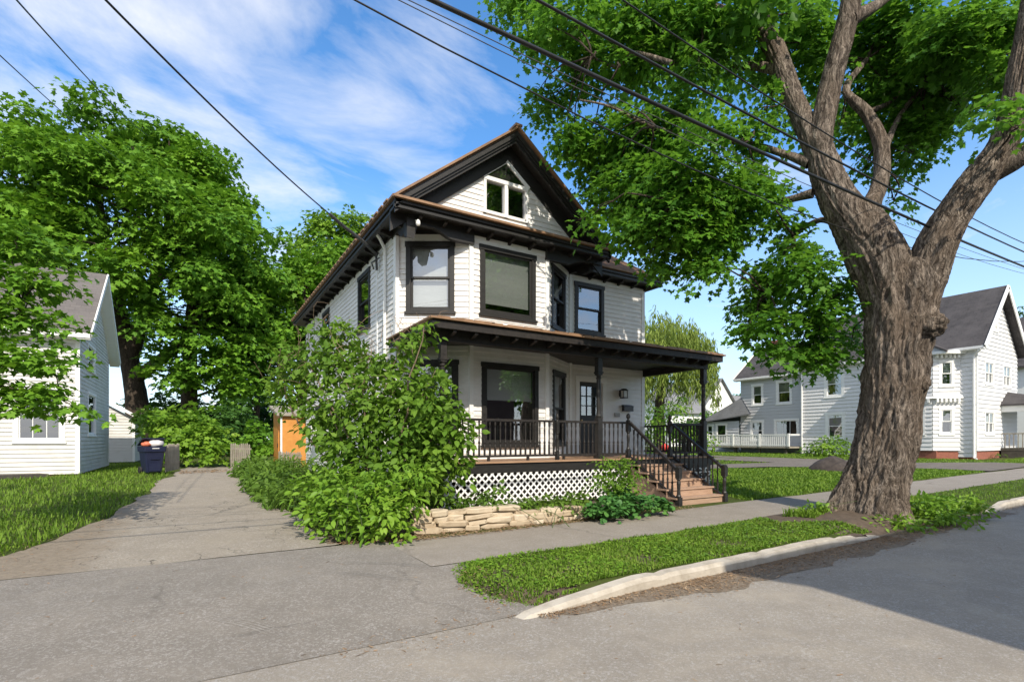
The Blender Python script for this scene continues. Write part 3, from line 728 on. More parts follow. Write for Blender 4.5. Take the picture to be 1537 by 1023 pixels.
e = scatter(rng, [(-3, 7.7), (-0.9, 7.7), (-0.9, 14), (-2, 14)], 900, lambda x, y: g(x, y) + 0.02); gl.append(e)
e = scatter(rng, strip, 900, lambda x, y: ez(x, y) + 0.02); gl.append(e)
m = MB(); pr_ = None
for k in range(101):
    x = 2.9 + k*0.115; y0 = 3.86 - 0.30*min(1, max(0, (x-3.2)/1.6)) + 0.16*mnoise.fractal(Vector((x*1.7, 2, 0)), 1.0, 2.0, 4) + (0.12 if x > 9.6 else 0); row = [(x, y0, street_z(x, y0)+0.004), (x, (y0+4.1)/2, street_z(x, (y0+4.1)/2)+0.012), (x, 4.12, street_z(x, 4.1)+0.014)]
    if pr_:
        for q in range(2): m.poly([pr_[q], row[q], row[q+1], pr_[q+1]])
    pr_ = row
tag(m.build('gutter_dirt', 'gutter'), kind='structure')
tag(chips('leaf_litter', np.concatenate(gl), 0.012, 0.05), kind='stuff')
tag(chips('leaf_litter', scatter(rng, [(-0.6, 24.5), (1.3, 25.2), (1.2, 27), (-0.6, 27)], 500, lambda x, y: g(x, y)+0.03), 0.05, 0.16), kind='stuff')
# bare soil round the maple
m = MB(); n = 28
c = len(m.v); m.v.append((10.6, 4.98, ez(10.6, 4.98)+0.02))
for k in range(n):
    a = 2*math.pi*k/n; r1 = 1.9 + 0.25*math.sin(3*a+1) + 0.15*math.sin(7*a); x = 10.4 + r1*math.cos(a)*0.95; y = 4.97 + 0.66*math.sin(a)*(1+0.06*math.sin(5*a)); m.v.append((x, y, ez(x, y)+0.004))
for k in range(n): m.f.append((c, c+1+k, c+1+(k+1) % n)); m.m.append(0)
tag(m.build('bare_soil', 'soil', smooth=True), kind='structure')
m = MB(); pts = [(2.9, 7.95), (6.3, 7.8), (9.0, 7.75), (9.0, 9.4), (4.2, 9.4), (3.0, 9.0), (1.75, 9.0), (1.7, 7.8)]
m.poly([(x, y, g(x, y)+0.03) for x, y in pts]); tag(m.build('planting_bed', 'soil'), kind='structure')
# ================================================================== THE HOUSE
DECK = 1.015
H = empty('house', (8.0, 17.0, 0.0), 'two storey white clapboard house with black trim and a railed front porch', 'house')
XL, XR, YB = 3.93, 12.06, 23.0
A, B, C, D = (XL, 11.6), (5.41, 10.70), (7.556, 10.70), (9.05, 11.70)
E = (XR, 11.77)
FL = Frame((XL, YB), A); FA = Frame(A, B); FB = Frame(B, C); FC = Frame(C, D); FD = Frame((9.05, 11.77), E); FR = Frame(E, (XR, YB)); FK = Frame((XR, YB), (XL, YB))
WT = 6.29
m = MB()
def wn(F, pa, pb):  # s-range from plan points
    return F.s_of(*pa), F.s_of(*pb)
# openings (frame, s0, s1, z0, z1)
wA2 = (0.24, 1.36, 4.36, 6.03); wA1 = (0.35, 1.45, 1.29, 3.31)
wB2 = (0.235, 1.80, 4.36, 6.03); wB1 = (0.28, 1.88, 1.28, 3.29)
sC = FC.L
wC2 = (0.32, 1.42, 4.36, 6.03); wC1 = (0.42, 1.40, 1.29, 3.30)
wD2 = (0.24, 1.34, 4.52, 6.03)
wL2 = (YB-14.78, YB-13.60, 4.42, 6.03); wL1 = (YB-20.9, YB-19.9, 1.5, 2.75); wL3 = (YB-19.6, YB-18.5, 4.42, 6.03)
door = (0.28, 1.42, DECK, 3.32)
siding(m, FL, 0.25, WT, [hole(*wL2), hole(*wL1), hole(*wL3)])
siding(m, FA, 0.25, WT, [hole(*wA2), hole(*wA1)])
siding(m, FB, 0.25, WT, [hole(*wB2), hole(*wB1)])
siding(m, FC, 0.25, WT, [hole(*wC2), hole(*wC1)])
siding(m, FD, 0.25, WT, [hole(*wD2), (door[0]+0.05, door[1]-0.05, door[2]-0.2, door[3]-0.05)])
siding(m, FR, 0.25, WT, ex=0.23); siding(m, FK, 0.25, WT, ex=0.23)
# gable wall
GC, GX0, GX1, GY = 6.42, 3.47, 9.37, 10.27
ZE, RISE = 6.476, 2.30
PITCH = RISE/(GC-GX0)
FG = Frame((GX0, 10.70), (GX1, 10.70))
gw = (5.74-GX0, 6.97-GX0, 6.79, 7.62); gap = (6.355-GX0, 8.14)
def grange(z):
    hw = max(0.02, (ZE + RISE - 0.12 - z)/PITCH); return (GC-GX0-hw, GC-GX0+hw)
siding(m, FG, 6.42, 8.62, [(gw[0]+0.04, gw[1]-0.04, gw[2]+0.03, gw[3])], rng=grange)
m.build('wall', 'siding_white', H)
# corner boards
m = MB()
def cboard(x, y, z0, z1, w=0.065):
    m.box(x-w, x+w, y-w, y+w, z0, z1)
for (x, y) in (B, C): cboard(x, y-0.0, 0.3, WT, 0.05)
m.box(XL-0.035, XL+0.05, 11.50, 11.66, 0.3, WT); m.box(9.0, 9.09, 11.62, 11.78, 0.3, WT)
m.box(XR-0.11, XR+0.022, 11.745, 11.87, 0.3, WT)
m.fbox(FL, YB-13.05, YB-12.95, -0.02, 0.03, 0.3, WT)
for F in (FA, FB, FC, FD): m.fbox(F, 0.05, F.L-0.05, -0.03, 0.021, 6.07, 6.20)
m.fbox(FL, 0.05, FL.L-0.05, -0.03, 0.021, 6.07, 6.2)
m.build('corner_board', 'trim_white', H)
m = MB()
for F in (FA, FB, FC, FD, FL): m.fbox(F, 0.0, F.L, -0.02, 0.04, 6.20, 6.285)
m.build('frieze', 'paint_black', H)
# foundation
m = MB()
m.poly([(XL+0.03, YB, 0.26), (XL+0.03, 11.62, 0.26), (XL+0.03, 11.62, -0.2), (XL+0.03, YB, -0.2)])
m.build('foundation', 'brick', H); m = MB()
m.poly([(XR-0.03, YB, 0.26), (XR-0.03, 11.8, 0.26), (XR-0.03, 11.8, -0.2), (XR-0.03, YB, -0.2)])
m.build('foundation', 'brick', H)
# windows
window(H, FA, *wA2, blind='blind_white', bl_to=0.97, name='window')
window(H, FA, *wA1, blind='blind_grey', bl_to=0.3)
window(H, FB, *wB2, kind='single', blind='blind_grey', bl_to=0.84)
window(H, FB, *wB1, kind='single', blind='blind_white', bl_to=0.42)
window(H, FC, *wC2, blind='blind_grey', bl_to=0.5)
window(H, FC, *wC1, blind='blind_grey', bl_to=0.48)
window(H, FD, *wD2, blind='blind_grey', bl_to=0.0) if False else window(H, FD, *wD2)
window(H, FL, *wL2, blind='blind_grey', bl_to=0.1); window(H, FL, *wL3)
wl1 = window(H, FL, *wL1)
# attic window: two lights below, a triangular light above
m = MB(); s0, s1, z0, z1 = gw; cw = 0.07; sm = (s0+s1)/2
Fp = lambda S, a, Z: FG.pt(S, a, Z)
def bar2(p, q, w=cw, a0=-0.08, a1=0.04):
    (sa, za), (sb, zb) = p, q
    d = Vector((sb-sa, zb-za)).normalized(); n = Vector((-d.y, d.x))*w/2
    c = [(sa-n.x, za-n.y), (sb-n.x, zb-n.y), (sb+n.x, zb+n.y), (sa+n.x, za+n.y)]
    m.hexa([Fp(a, a1, b) for a, b in c], [Fp(a, a0, b) for a, b in c])
bar2((s0+cw/2, z0), (s0+cw/2, z1+0.02)); bar2((s1-cw/2, z0), (s1-cw/2, z1+0.02)); bar2((sm, z0), (sm, z1), 0.095)
bar2((s0-0.02, z0+0.035), (s1+0.02, z0+0.035), 0.07, -0.08, 0.048); bar2((s0, z1), (s1, z1), 0.09, -0.08, 0.049)
bar2((s0-0.03, z1+0.02), (gap[0], gap[1]), 0.085, -0.08, 0.053); bar2((s1+0.03, z1+0.02), (gap[0], gap[1]), 0.085, -0.08, 0.056)
o = m.build('window', 'trim_white', H); o['label'] = 'white attic window with a triangular light above two panes'
m = MB()
m.poly([Fp(s0+cw, -0.03, z0+0.06), Fp(s1-cw, -0.03, z0+0.06), Fp(s1-cw, -0.03, z1-0.03), Fp(s0+cw, -0.03, z1-0.03)])
m.poly([Fp(s0+0.03, 0.033, z1+0.04), Fp(s1-0.03, 0.033, z1+0.04), Fp(gap[0], 0.033, gap[1]-0.03)])
m.build('pane', 'window_glass', o)
m = MB(); m.poly([Fp(s0, -0.6, z0), Fp(s1, -0.6, z0), Fp(s1, -0.6, z1+.05), Fp(s0, -0.6, z1+.05)])
for q in (((s0+.03, -0.09), (s0+.03, -.6)), ((s1-.03, -.6), (s1-.03, -.09))):
    m.poly([Fp(*q[0], z0), Fp(*q[1], z0), Fp(*q[1], z1+.05), Fp(*q[0], z1+.05)])
m.poly([Fp(s0+0.02, 0.029, z1+0.03), Fp(s1-0.02, 0.029, z1+0.03), Fp(gap[0], 0.029, gap[1]-0.02)]); m.build('room', 'room_dark', o)

# roofs: one hipped body with the front gable running out of it
def rz_(x0, x): return ZE + PITCH*(x-x0)
ex0, ex1, ey0, ey1 = GX0, 12.49, 11.34, 23.43
hw = (ex1-ex0)/2; mx_ = (ex0+ex1)/2; zr = ZE + PITCH*hw
gyb = ey0 + (GC-GX0)
m = MB(); T = 0.07; zg = ZE+RISE
m.slab([(ex0, GY, ZE), (GC, GY, zg), (GC, gyb, zg), (mx_, ey0+hw, zr), (mx_, ey1-hw, zr), (ex0, ey1, ZE)][::-1], T)
m.slab([(GX1, GY, ZE), (GX1, ey0, ZE), (GC, gyb, zg), (GC, GY, zg)], T)
m.slab([(GX1, ey0, ZE), (ex1, ey0, ZE), (mx_, ey0+hw, zr), (GC, gyb, zg)], T)
m.slab([(ex1, ey0, ZE), (ex1, ey1, ZE), (mx_, ey1-hw, zr), (mx_, ey0+hw, zr)], T)
m.slab([(ex1, ey1, ZE), (ex0, ey1, ZE), (mx_, ey1-hw, zr)], T)
roof = m.build('roof', 'shingle_brown', H)
# ridge caps and copper drip edges along rakes and eaves
m = MB()
e = 0.03
m.bar((ex0-0.01, GY-0.035, ZE-0.015), (GC, GY-0.035, zg-0.015+0.01), 0.06, 0.045); m.bar((GX1+0.01, GY-0.035, ZE-0.015), (GC, GY-0.035, zg-0.015+0.01), 0.06, 0.045)
m.bar((ex0-0.035, GY-0.03, ZE-0.02), (ex0-0.035, ey1, ZE-0.02), 0.05, 0.05)
m.bar((GX0-0.05, GY-0.045, ZE-0.035), (GX1+0.05, GY-0.045, ZE-0.035), 0.07, 0.05)
m.bar((GX1+0.03, ey0-0.03, ZE-0.02), (ex1+0.04, ey0-0.03, ZE-0.02), 0.05, 0.05); m.bar((ex1+0.03, ey0, ZE-0.02), (ex1+0.03, ey1, ZE-0.02), 0.05, 0.05)
m.box(GC-0.09, GC+0.09, GY-0.08, GY+0.25, zg+0.0, zg+0.05)
# stepped shingle ends on the left eave
for k in range(36):
    y = GY + 0.3 + k*0.36; m.box(ex0-0.085, ex0+0.02, y, y+0.25, ZE-0.012 + 0.0015*(k % 2), ZE+0.022+0.0015*(k % 3))
m.build('drip_edge', 'copper_edge', roof)
# pent: small sloping shelf over the cornice below the gable wall
m = MB(); m.slab([(GX0+0.3, GY+0.0, ZE-0.03), (GX1-0.3, GY+0.0, ZE-0.03), (GX1-0.3, 10.70, ZE+0.10), (GX0+0.3, 10.70, ZE+0.10)], 0.03)
m.build('pent_roof', 'copper_edge', H)
# cornice: crown, fascia, soffit, brackets
m = MB()
ZS = 6.285
def corn(x0, x1, y0, y1, ax, sgn):
    """stepped cornice profile standing under an eave"""
    for o_, za, zb in ((0.0, ZE-0.13, ZE-0.06), (0.05, ZE-0.17, ZE-0.13), (0.035, ZS-0.03, ZE-0.17)):
        if ax == 'y': m.box(x0, x1, min(y0, y0+sgn*0.0)+o_, y0+0.13, za, zb)
        else: m.box(min(x0+o_*sgn, x0+0.13*sgn), max(x0+o_*sgn, x0+0.13*sgn), y0, y1, za, zb)
corn(GX0, GX1, GY, 0, 'y', 1); corn(GX0, 0, GY+0.131, ey1, 'x', 1); corn(GX1, ex1, ey0, 0, 'y', 1); corn(ex1, 0, ey0+0.131, ey1, 'x', -1)
corn(GX1, 0, GY+0.131, ey0, 'x', -1)
# soffit boards
m.box(GX0+0.1, GX1-0.1, GY+0.1, 11.9, ZS, ZS+0.03); m.box(GX1-0.1, ex1-0.1, ey0+0.1, 11.9, ZS, ZS+0.03)
m.box(GX0+0.1, XL+0.2, 11.9, ey1, ZS, ZS+0.03); m.box(XR-0.2, ex1-0.1, 11.9, ey1, ZS, ZS+0.03)
# curved beams over the cut corners
def curved(pa, pb, zlow_a, zlow_b, th=0.12, seg=14):
    a = Vector((pa[0], pa[1], 0)); b = Vector((pb[0], pb[1], 0)); d = (b-a); L = d.length; d.normalize(); n = Vector((d.y, -d.x, 0))*th/2
    for k in range(seg):
        t0, t1 = k/seg, (k+1)/seg
        def low(t):
            u = min(max((t-0.35)/0.3, 0), 1); u = u*u*(3-2*u)
            return zlow_a*(1-u) + zlow_b*u
        p0 = a+d*L*t0; p1 = a+d*L*t1
        bt = [Vector((q.x, q.y, z)) for q, z in ((p0+n, low(t0)), (p1+n, low(t1)), (p1-n, low(t1)), (p0-n, low(t0)))]
        tp = [Vector((q.x, q.y, ZS)) for q in bt]
        m.hexa(bt[::1], tp)
curved((XL-0.02, 10.66), (5.46, 10.66), ZS-0.16, ZS-0.33); curved((XL-0.0, 11.66), (XL-0.0, 10.74), ZS-0.14, ZS-0.32)
curved((9.30, 10.66), (7.50, 10.66), ZS-0.14, ZS-0.30); curved((9.05, 11.7), (9.05, 10.74), ZS-0.14, ZS-0.3)
# pendant at the outer corner
m.hexa([(XL-0.10, 10.58, ZS-0.50), (XL+0.06, 10.58, ZS-0.50), (XL+0.06, 10.74, ZS-0.44), (XL-0.10, 10.74, ZS-0.44)], [(XL-0.10, 10.56, ZS-0.1), (XL+0.16, 10.56, ZS-0.1), (XL+0.16, 10.76, ZS-0.1), (XL-0.10, 10.76, ZS-0.1)])
m.box(XL-0.10, XL+0.16, 10.56, 10.76, ZS-0.10, ZS-0.001)
m.build('cornice', 'paint_black', H)
bm_ = MB()
bm_.hexa([(-0.035, -0.0, -0.07), (0.035, -0.0, -0.07), (0.035, 0.30, -0.15), (-0.035, 0.30, -0.15)], [(-0.035, 0, -0.0), (0.035, 0, -0.0), (0.035, 0.30, 0), (-0.035, 0.30, 0)])
bme = bm_.mesh('bracket'); bme.materials.append(MATS['paint_black_worn'])
for k in range(9): inst('bracket', bme, H, (GX0+0.62+k*0.585, GY+0.14, ZS-0.002))
for k in range(5): inst('bracket', bme, H, (GX1+0.45+k*0.56, ey0+0.14, ZS-0.002))
for k in range(17): inst('bracket', bme, H, (GX0+0.14, GY+0.75+k*0.68, ZS-0.002), R(-90))
# rakes
m = MB()
for sx in (1, -1):
    xe = GX0 if sx > 0 else GX1
    def sl_(d0, d1, y0, y1):
        a = [(xe + sx*0.02, y0, ZE+PITCH*0.02-d1), (GC, y0, zg-d1), (GC, y0, zg-d0), (xe + sx*0.02, y0, ZE+PITCH*0.02-d0)]
        m.hexa([(p[0], y0, p[2]) for p in a], [(p[0], y1, p[2]) for p in a])
    sl_(0.072, 0.20, GY+0.0, GY+0.07); sl_(0.20, 0.26, GY+0.035, GY+0.09); sl_(0.17, 0.23, GY+0.09, 10.70); sl_(0.23, 0.62, 10.645, 10.69)
    sl_(0.26, 0.33, GY+0.07, GY+0.13)
m.build('rake_board', 'paint_black', H)

# ---------------------------------------------------------------- porch
P0, P1, PYF = 4.19, 12.06, 9.52
PRX0, PRX1, PRY, PZ = 3.81, 12.42, 9.15, 3.80
m = MB(); yb = 11.76; sl = 0.19; dz = sl*(yb-PRY)
m.slab([(PRX0, PRY, PZ), (PRX1, PRY, PZ), (PRX1-(yb-PRY), yb, PZ+dz), (PRX0+(yb-PRY), yb, PZ+dz)], 0.05)
m.slab([(PRX0, PRY, PZ), (PRX0+(yb-PRY), yb, PZ+dz), (PRX0, yb, PZ)], 0.05); m.slab([(PRX1, PRY, PZ), (PRX1, yb, PZ), (PRX1-(yb-PRY), yb, PZ+dz)], 0.05)
pr = m.build('porch_roof', 'shingle_brown', H)
m = MB()
m.bar((PRX0-0.05, PRY-0.03, PZ-0.012), (PRX1+0.05, PRY-0.03, PZ-0.012), 0.06, 0.035); m.bar((PRX0-0.03, PRY, PZ-0.012), (PRX0-0.03, yb, PZ-0.012), 0.06, 0.035); m.bar((PRX1+0.03, PRY, PZ-0.012), (PRX1+0.03, yb, PZ-0.012), 0.06, 0.035)
for k in range(22): 
    x = PRX0 + 0.1 + k*0.39; m.box(x, x+0.26+0.1*(k % 3), PRY-0.055, PRY+0.2, PZ+0.006+0.002*(k % 2), PZ+0.026+0.004*(k % 3))
m.build('drip_edge', 'copper_edge', pr)
m = MB()
m.box(PRX0+0.01, PRX1-0.01, PRY, PRY+0.05, PZ-0.19, PZ-0.035); m.box(PRX0+0.01, PRX0+0.06, PRY+0.051, yb, PZ-0.19, PZ-0.035); m.box(PRX1-0.06, PRX1-0.01, PRY+0.051, yb, PZ-0.19, PZ-0.035)
m.build('fascia', 'paint_black_worn', pr)
m = MB(); m.box(PRX0+0.06, PRX1-0.06, PRY+0.05, yb, PZ-0.165, PZ-0.145); m.build('ceiling', 'paint_black', pr)
m = MB()
m.box(P0-0.09, P1+0.09, PYF-0.08, PYF+0.08, 3.446, 3.64); m.box(P0-0.085, P0+0.075, PYF+0.081, 11.6, 3.45, 3.64); m.box(P1-0.075, P1+0.085, PYF+0.081, 11.9, 3.45, 3.64)
m.box(P0-0.10, P1+0.10, PYF-0.10, PYF+0.10, 3.425, 3.4455)
m.build('porch_beam', 'paint_black_worn', H)
for k in range(17): inst('bracket', bme, H, (PRX0+0.5+k*0.476, PRY+0.045, PZ-0.166))
# posts
def post(x, y, name='porch_post'):
    m = MB(); w = 0.067
    m.box(x-w, x+w, y-w, y+w, DECK, DECK+0.98); m.box(x-w-.02, x+w+.02, y-w-.02, y+w+.02, DECK, DECK+0.09)
    m.lathe((x, y, DECK), [(0.062, 0.98), (0.075, 1.02), (0.06, 1.05), (0.052, 1.15), (0.060, 1.3), (0.056, 1.7), (0.052, 1.9), (0.07, 1.93), (0.05, 1.96), (0.066, 2.0)], 12)
    m.box(x-w, x+w, y-w, y+w, DECK+2.0, 3.4255); m.box(x-w-.015, x+w+.015, y-w-.015, y+w+.015, DECK+2.04, DECK+2.08)
    return m.build(name, 'paint_black_worn' if x < 5 else 'paint_black', H, (x, y, DECK))
for x in (P0, 8.25, P1): post(x, PYF)
# deck
DY = 9.30
m = MB(); k = 0; x = 3.95
m.box(3.95, 12.2, DY-0.03, 11.8, DECK-0.035, DECK)
dk = m.build('porch_deck', 'deck_wood', H)
m = MB(); m.box(4.02, 9.05, DY+0.01, DY+0.05, 0.775, DECK-0.035); m.box(10.66, 12.16, DY+0.01, DY+0.05, 0.775, DECK-0.035); m.box(4.02, 4.06, DY+0.051, 11.6, 0.775, DECK-0.035); m.box(12.12, 12.16, DY+0.051, 11.8, 0.775, DECK-0.035)
m.box(9.05, 10.66, DY+0.012, DY+0.052, DECK-0.165, DECK-0.035)
m.build('skirt_board', 'paint_black', dk)
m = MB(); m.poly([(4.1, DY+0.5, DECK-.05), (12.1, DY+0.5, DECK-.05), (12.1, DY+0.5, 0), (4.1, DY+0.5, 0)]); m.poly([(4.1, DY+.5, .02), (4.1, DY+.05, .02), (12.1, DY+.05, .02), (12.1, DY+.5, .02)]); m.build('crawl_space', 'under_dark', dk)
# lattice: real crossing laths clipped to the panel
def lattice(x0, x1, z0, z1, y, name='lattice_panel', sp_=0.112, w=0.036, xf=None):
    m = MB(); step = sp_*math.sqrt(2); Hh = z1-z0; L = x1-x0
    for sgn, yo in ((1, 0.0), (-1, 0.008)):
        k = -int(Hh/step)-1
        while k*step < L + Hh:
            a = k*step; hwid = w/math.sqrt(2)
            # centre line x = a + t (sgn>0) or a + Hh - t ; t in [0,Hh]
            t0, t1 = 0.0, Hh
            if sgn > 0: t0 = max(t0, -a); t1 = min(t1, L-a)
            else: t0 = max(t0, a+Hh-L); t1 = min(t1, a+Hh)
            if t1 - t0 > 0.02:
                q = []
                for t in (t0, t1):
                    xx = x0 + (a+t if sgn > 0 else a+Hh-t); q.append((xx, z0+t))
                (xa, za), (xb, zb) = q
                lo = [(xa-hwid, y+yo, za), (xa+hwid, y+yo, za), (xb+hwid, y+yo, zb), (xb-hwid, y+yo, zb)]
                m.hexa(lo, [(a_, b_+0.007, c_) for a_, b_, c_ in lo])
            k += 1
    return m.build(name, 'trim_white', dk)
lattice(4.08, 8.98, 0.10, 0.775, DY+0.012)
m = MB()
m.build  # right-hand ornamental fretwork below the deck
def ring(m, cx, cz, r0, r1, y, a0=0, a1=360, n=14):
    for k in range(n):
        t0 = R(a0+(a1-a0)*k/n); t1 = R(a0+(a1-a0)*(k+1)/n)
        lo = [(cx+r0*math.cos(t0), y, cz+r0*math.sin(t0)), (cx+r1*math.cos(t0), y, cz+r1*math.sin(t0)), (cx+r1*math.cos(t1), y, cz+r1*math.sin(t1)), (cx+r0*math.cos(t1), y, cz+r0*math.sin(t1))]
        m.hexa(lo, [(a, b+0.02, c) for a, b, c in lo])
for k in range(5):
    x = 10.86 + k*0.27
    for z, s in ((0.60, 0), (0.36, 1)):
        ring(m, x+0.03*s, z+0.04, 0.045, 0.075, DY+0.015, 20+90*s, 330+90*s); ring(m, x+0.10-0.04*s, z-0.05, 0.03, 0.058, DY+0.0155, -160+60*s, 120+60*s)
m.box(10.80, 12.10, DY+0.020, DY+0.030, 0.585, 0.60); m.box(10.80, 12.10, DY+0.020, DY+0.030, 0.345, 0.36); m.box(10.80, 10.815, DY+0.02, DY+.03, 0.3, 0.66)
fr = m.build('fretwork_panel', 'trim_white', dk)
m = MB(); m.box(10.72, 12.14, DY+0.045, DY+0.06, 0.08, 0.775); m.build('backing_board', 'paint_black', fr)

# railings
BAL = MB()
BAL.lathe((0, 0, 0), [(0.020, 0.0), (0.024, 0.02), (0.024, 0.20), (0.017, 0.23), (0.026, 0.27), (0.017, 0.30), (0.013, 0.36), (0.018, 0.48), (0.019, 0.52), (0.013, 0.60), (0.02, 0.63), (0.022, 0.74)], 8)
bal_me = BAL.mesh('baluster'); bal_me.materials.append(MATS['paint_black_worn'])
for p_ in bal_me.polygons: p_.use_smooth = False
def railing(xa, ya, xb, yb_, zt0=DECK+0.90, zb0=DECK+0.125, n=None, name='railing'):
    a = Vector((xa, ya, 0)); b = Vector((xb, yb_, 0)); L = (b-a).length
    m = MB()
    m.bar(a+Vector((0, 0, zt0-0.03)), b+Vector((0, 0, zt0-0.03)), 0.075, 0.05); m.bar(a+Vector((0, 0, zb0-0.02)), b+Vector((0, 0, zb0-0.02)), 0.06, 0.05)
    nb = int(L/1.2)
    for k in range(1, nb+1):
        p = a + (b-a)*k/(nb+1); m.box(p.x-0.025, p.x+0.025, p.y-0.025, p.y+0.025, DECK, zb0-0.04)
    o = m.build(name, 'paint_black_worn', H, ((a+b)/2).to_tuple()[:2]+(DECK,))
    n = n or max(2, int(round(L/0.128)))
    for k in range(1, n):
        p = a + (b-a)*k/n; inst('baluster', bal_me, o, (p.x, p.y, zb0))
    return o
railing(P0+0.06, PYF, 8.19, PYF); railing(8.31, PYF, 9.06, 9.42); railing(10.62, 9.42, P1-0.06, PYF); railing(P1, PYF+0.06, P1, 11.72); railing(P0, PYF+0.06, P0, 11.3)
def newel(x, y, z0, h, big=1.0, ball=True):
    m = MB(); w = 0.05*big
    m.box(x-w, x+w, y-w, y+w, z0, z0+h*0.22)
    m.lathe((x, y, z0), [(w*0.95, h*0.22), (w*1.1, h*0.25), (w*0.75, h*0.29), (w*0.62, h*0.42), (w*0.8, h*0.58), (w*0.6, h*0.66), (w*1.05, h*0.69), (w*0.95, h*0.71)], 10)
    m.box(x-w*0.95, x+w*0.95, y-w*0.95, y+w*0.95, z0+h*0.71, z0+h*0.97)
    pr_ = [(w*1.1, h*0.97), (w*1.15, h), (w*0.7, h+0.02)]
    if ball: pr_ += [(w*0.5, h+0.04), (w*0.95, h+0.075), (w*1.05, h+0.11), (w*0.85, h+0.15), (w*0.3, h+0.18)]
    m.lathe((x, y, z0), pr_, 10)
    return m.build('newel_post', 'paint_black', H, (x, y, z0))
newel(9.10, 9.40, DECK, 0.92); newel(10.58, 9.40, DECK, 0.92); newel(6.93, 9.40, DECK, 0.86, 0.75)
# stairs
ST0, ST1 = 9.06, 10.66; yS = DY-0.02; tr = 0.285; zst = g(9.8, 7.8)+0.0
nst = 5; rh = (DECK - 0.15 - zst)/nst
stairs = MB()
stairs.box(ST0+0.021, ST1-0.021, yS-0.05, yS-0.001, zst, zst+0.15)
for sx in (ST0+0.02, ST1-0.06):
    stairs.hexa([(sx, yS, zst), (sx+0.04, yS, zst), (sx+0.04, yS-nst*tr+0.03, zst), (sx, yS-nst*tr+0.03, zst)], [(sx, yS, DECK-0.2), (sx+0.04, yS, DECK-0.2), (sx+0.04, yS-nst*tr+0.03, zst+0.03), (sx, yS-nst*tr+0.03, zst+0.03)])
so_ = stairs.build('stairs', 'step_wood', H, (9.86, 8.5, zst))
for k in range(nst):
    zt = DECK - 0.15 - k*rh; y1 = yS - k*tr; y0 = y1 - tr
    m = MB(); m.box(ST0-0.04, ST1+0.04, y0-0.03, y1, zt-0.035, zt); m.box(ST0, ST1, y0, y0+0.025, zt-rh, zt-0.035)
    m.build('step', 'step_wood', so_)
yN = yS - nst*tr - 0.02; zn = zst
for x in (9.10, 10.68): newel(x, yN, zn, 0.86, 1.15, False)
for x, xb in ((9.10, 9.10), (10.58, 10.68)):
    m = MB(); a = Vector((x, 9.34, DECK+0.87)); b = Vector((xb, yN+0.05, zn+0.80)); m.bar(a, b, 0.07, 0.055)
    a2 = Vector((x, 9.34, DECK+0.02)); b2 = Vector((xb, yN+0.05, zn+0.13)); m.bar(a2, b2, 0.055, 0.06)
    o = m.build('railing', 'paint_black_worn', H, (x, 8.6, zn))
    for k in range(1, 11):
        t = k/11; p = a2.lerp(b2, t); inst('baluster', bal_me, o, (p.x, p.y, p.z+0.02))
# front door
s0, s1, z0, z1 = door
m = MB(); cw = 0.13
m.fbox(FD, s0, s0+cw, -0.10, 0.035, z0, z1-0.16); m.fbox(FD, s1-cw, s1, -0.10, 0.035, z0, z1-0.16); m.fbox(FD, s0-0.02, s1+0.02, -0.10, 0.045, z1-0.16, z1)
dr = m.build('door_frame', 'trim_white', H)
m = MB(); a, b, c, d = s0+cw, s1-cw, DECK+0.02, z1-0.16
m.fbox(FD, a, b, -0.09, -0.05, c, c+1.15)
m.fbox(FD, a, a+0.12, -0.09, -0.05, c+1.15, d); m.fbox(FD, b-0.12, b, -0.09, -0.05, c+1.15, d); m.fbox(FD, a+0.12, b-0.12, -0.09, -0.05, d-0.13, d)
for i in (1, 2): 
    x = a+0.12 + (b-a-0.24)*i/3; m.fbox(FD, x-0.015, x+0.015, -0.088, -0.052, c+1.15, d-0.13); zz_ = c+1.15+(d-0.13-c-1.15)*i/3; m.fbox(FD, a+0.12, b-0.12, -0.087, -0.053, zz_-0.014, zz_+0.014)
for (x0, x1) in ((a+0.1, (a+b)/2-0.05), ((a+b)/2+0.05, b-0.1)): m.fbox(FD, x0, x1, -0.052, -0.044, c+0.18, c+1.0)
dd = m.build('door', 'paint_black', H)
m = MB(); m.poly([FD.pt(a+0.11, -0.07, c+1.14), FD.pt(b-0.11, -0.07, c+1.14), FD.pt(b-0.11, -0.07, d-0.12), FD.pt(a+0.11, -0.07, d-0.12)]); m.build('pane', 'window_glass', dd)
m = MB(); m.fbox(FD, a+0.1, b-0.1, -0.12, -0.115, c+1.1, d-0.1); m.build('curtain', 'room_dark', dd)
m = MB(); p = FD.pt(a+0.08, -0.045, c+1.0); m.tube([p, p+FD.n*0.05], 0.012, 8); m.tube([p+FD.n*0.04, p+FD.n*0.06, p+FD.n*0.08, p+FD.n*0.09], [0.015, 0.03, 0.028, 0.012], 10); m.build('handle', 'brass', dd)
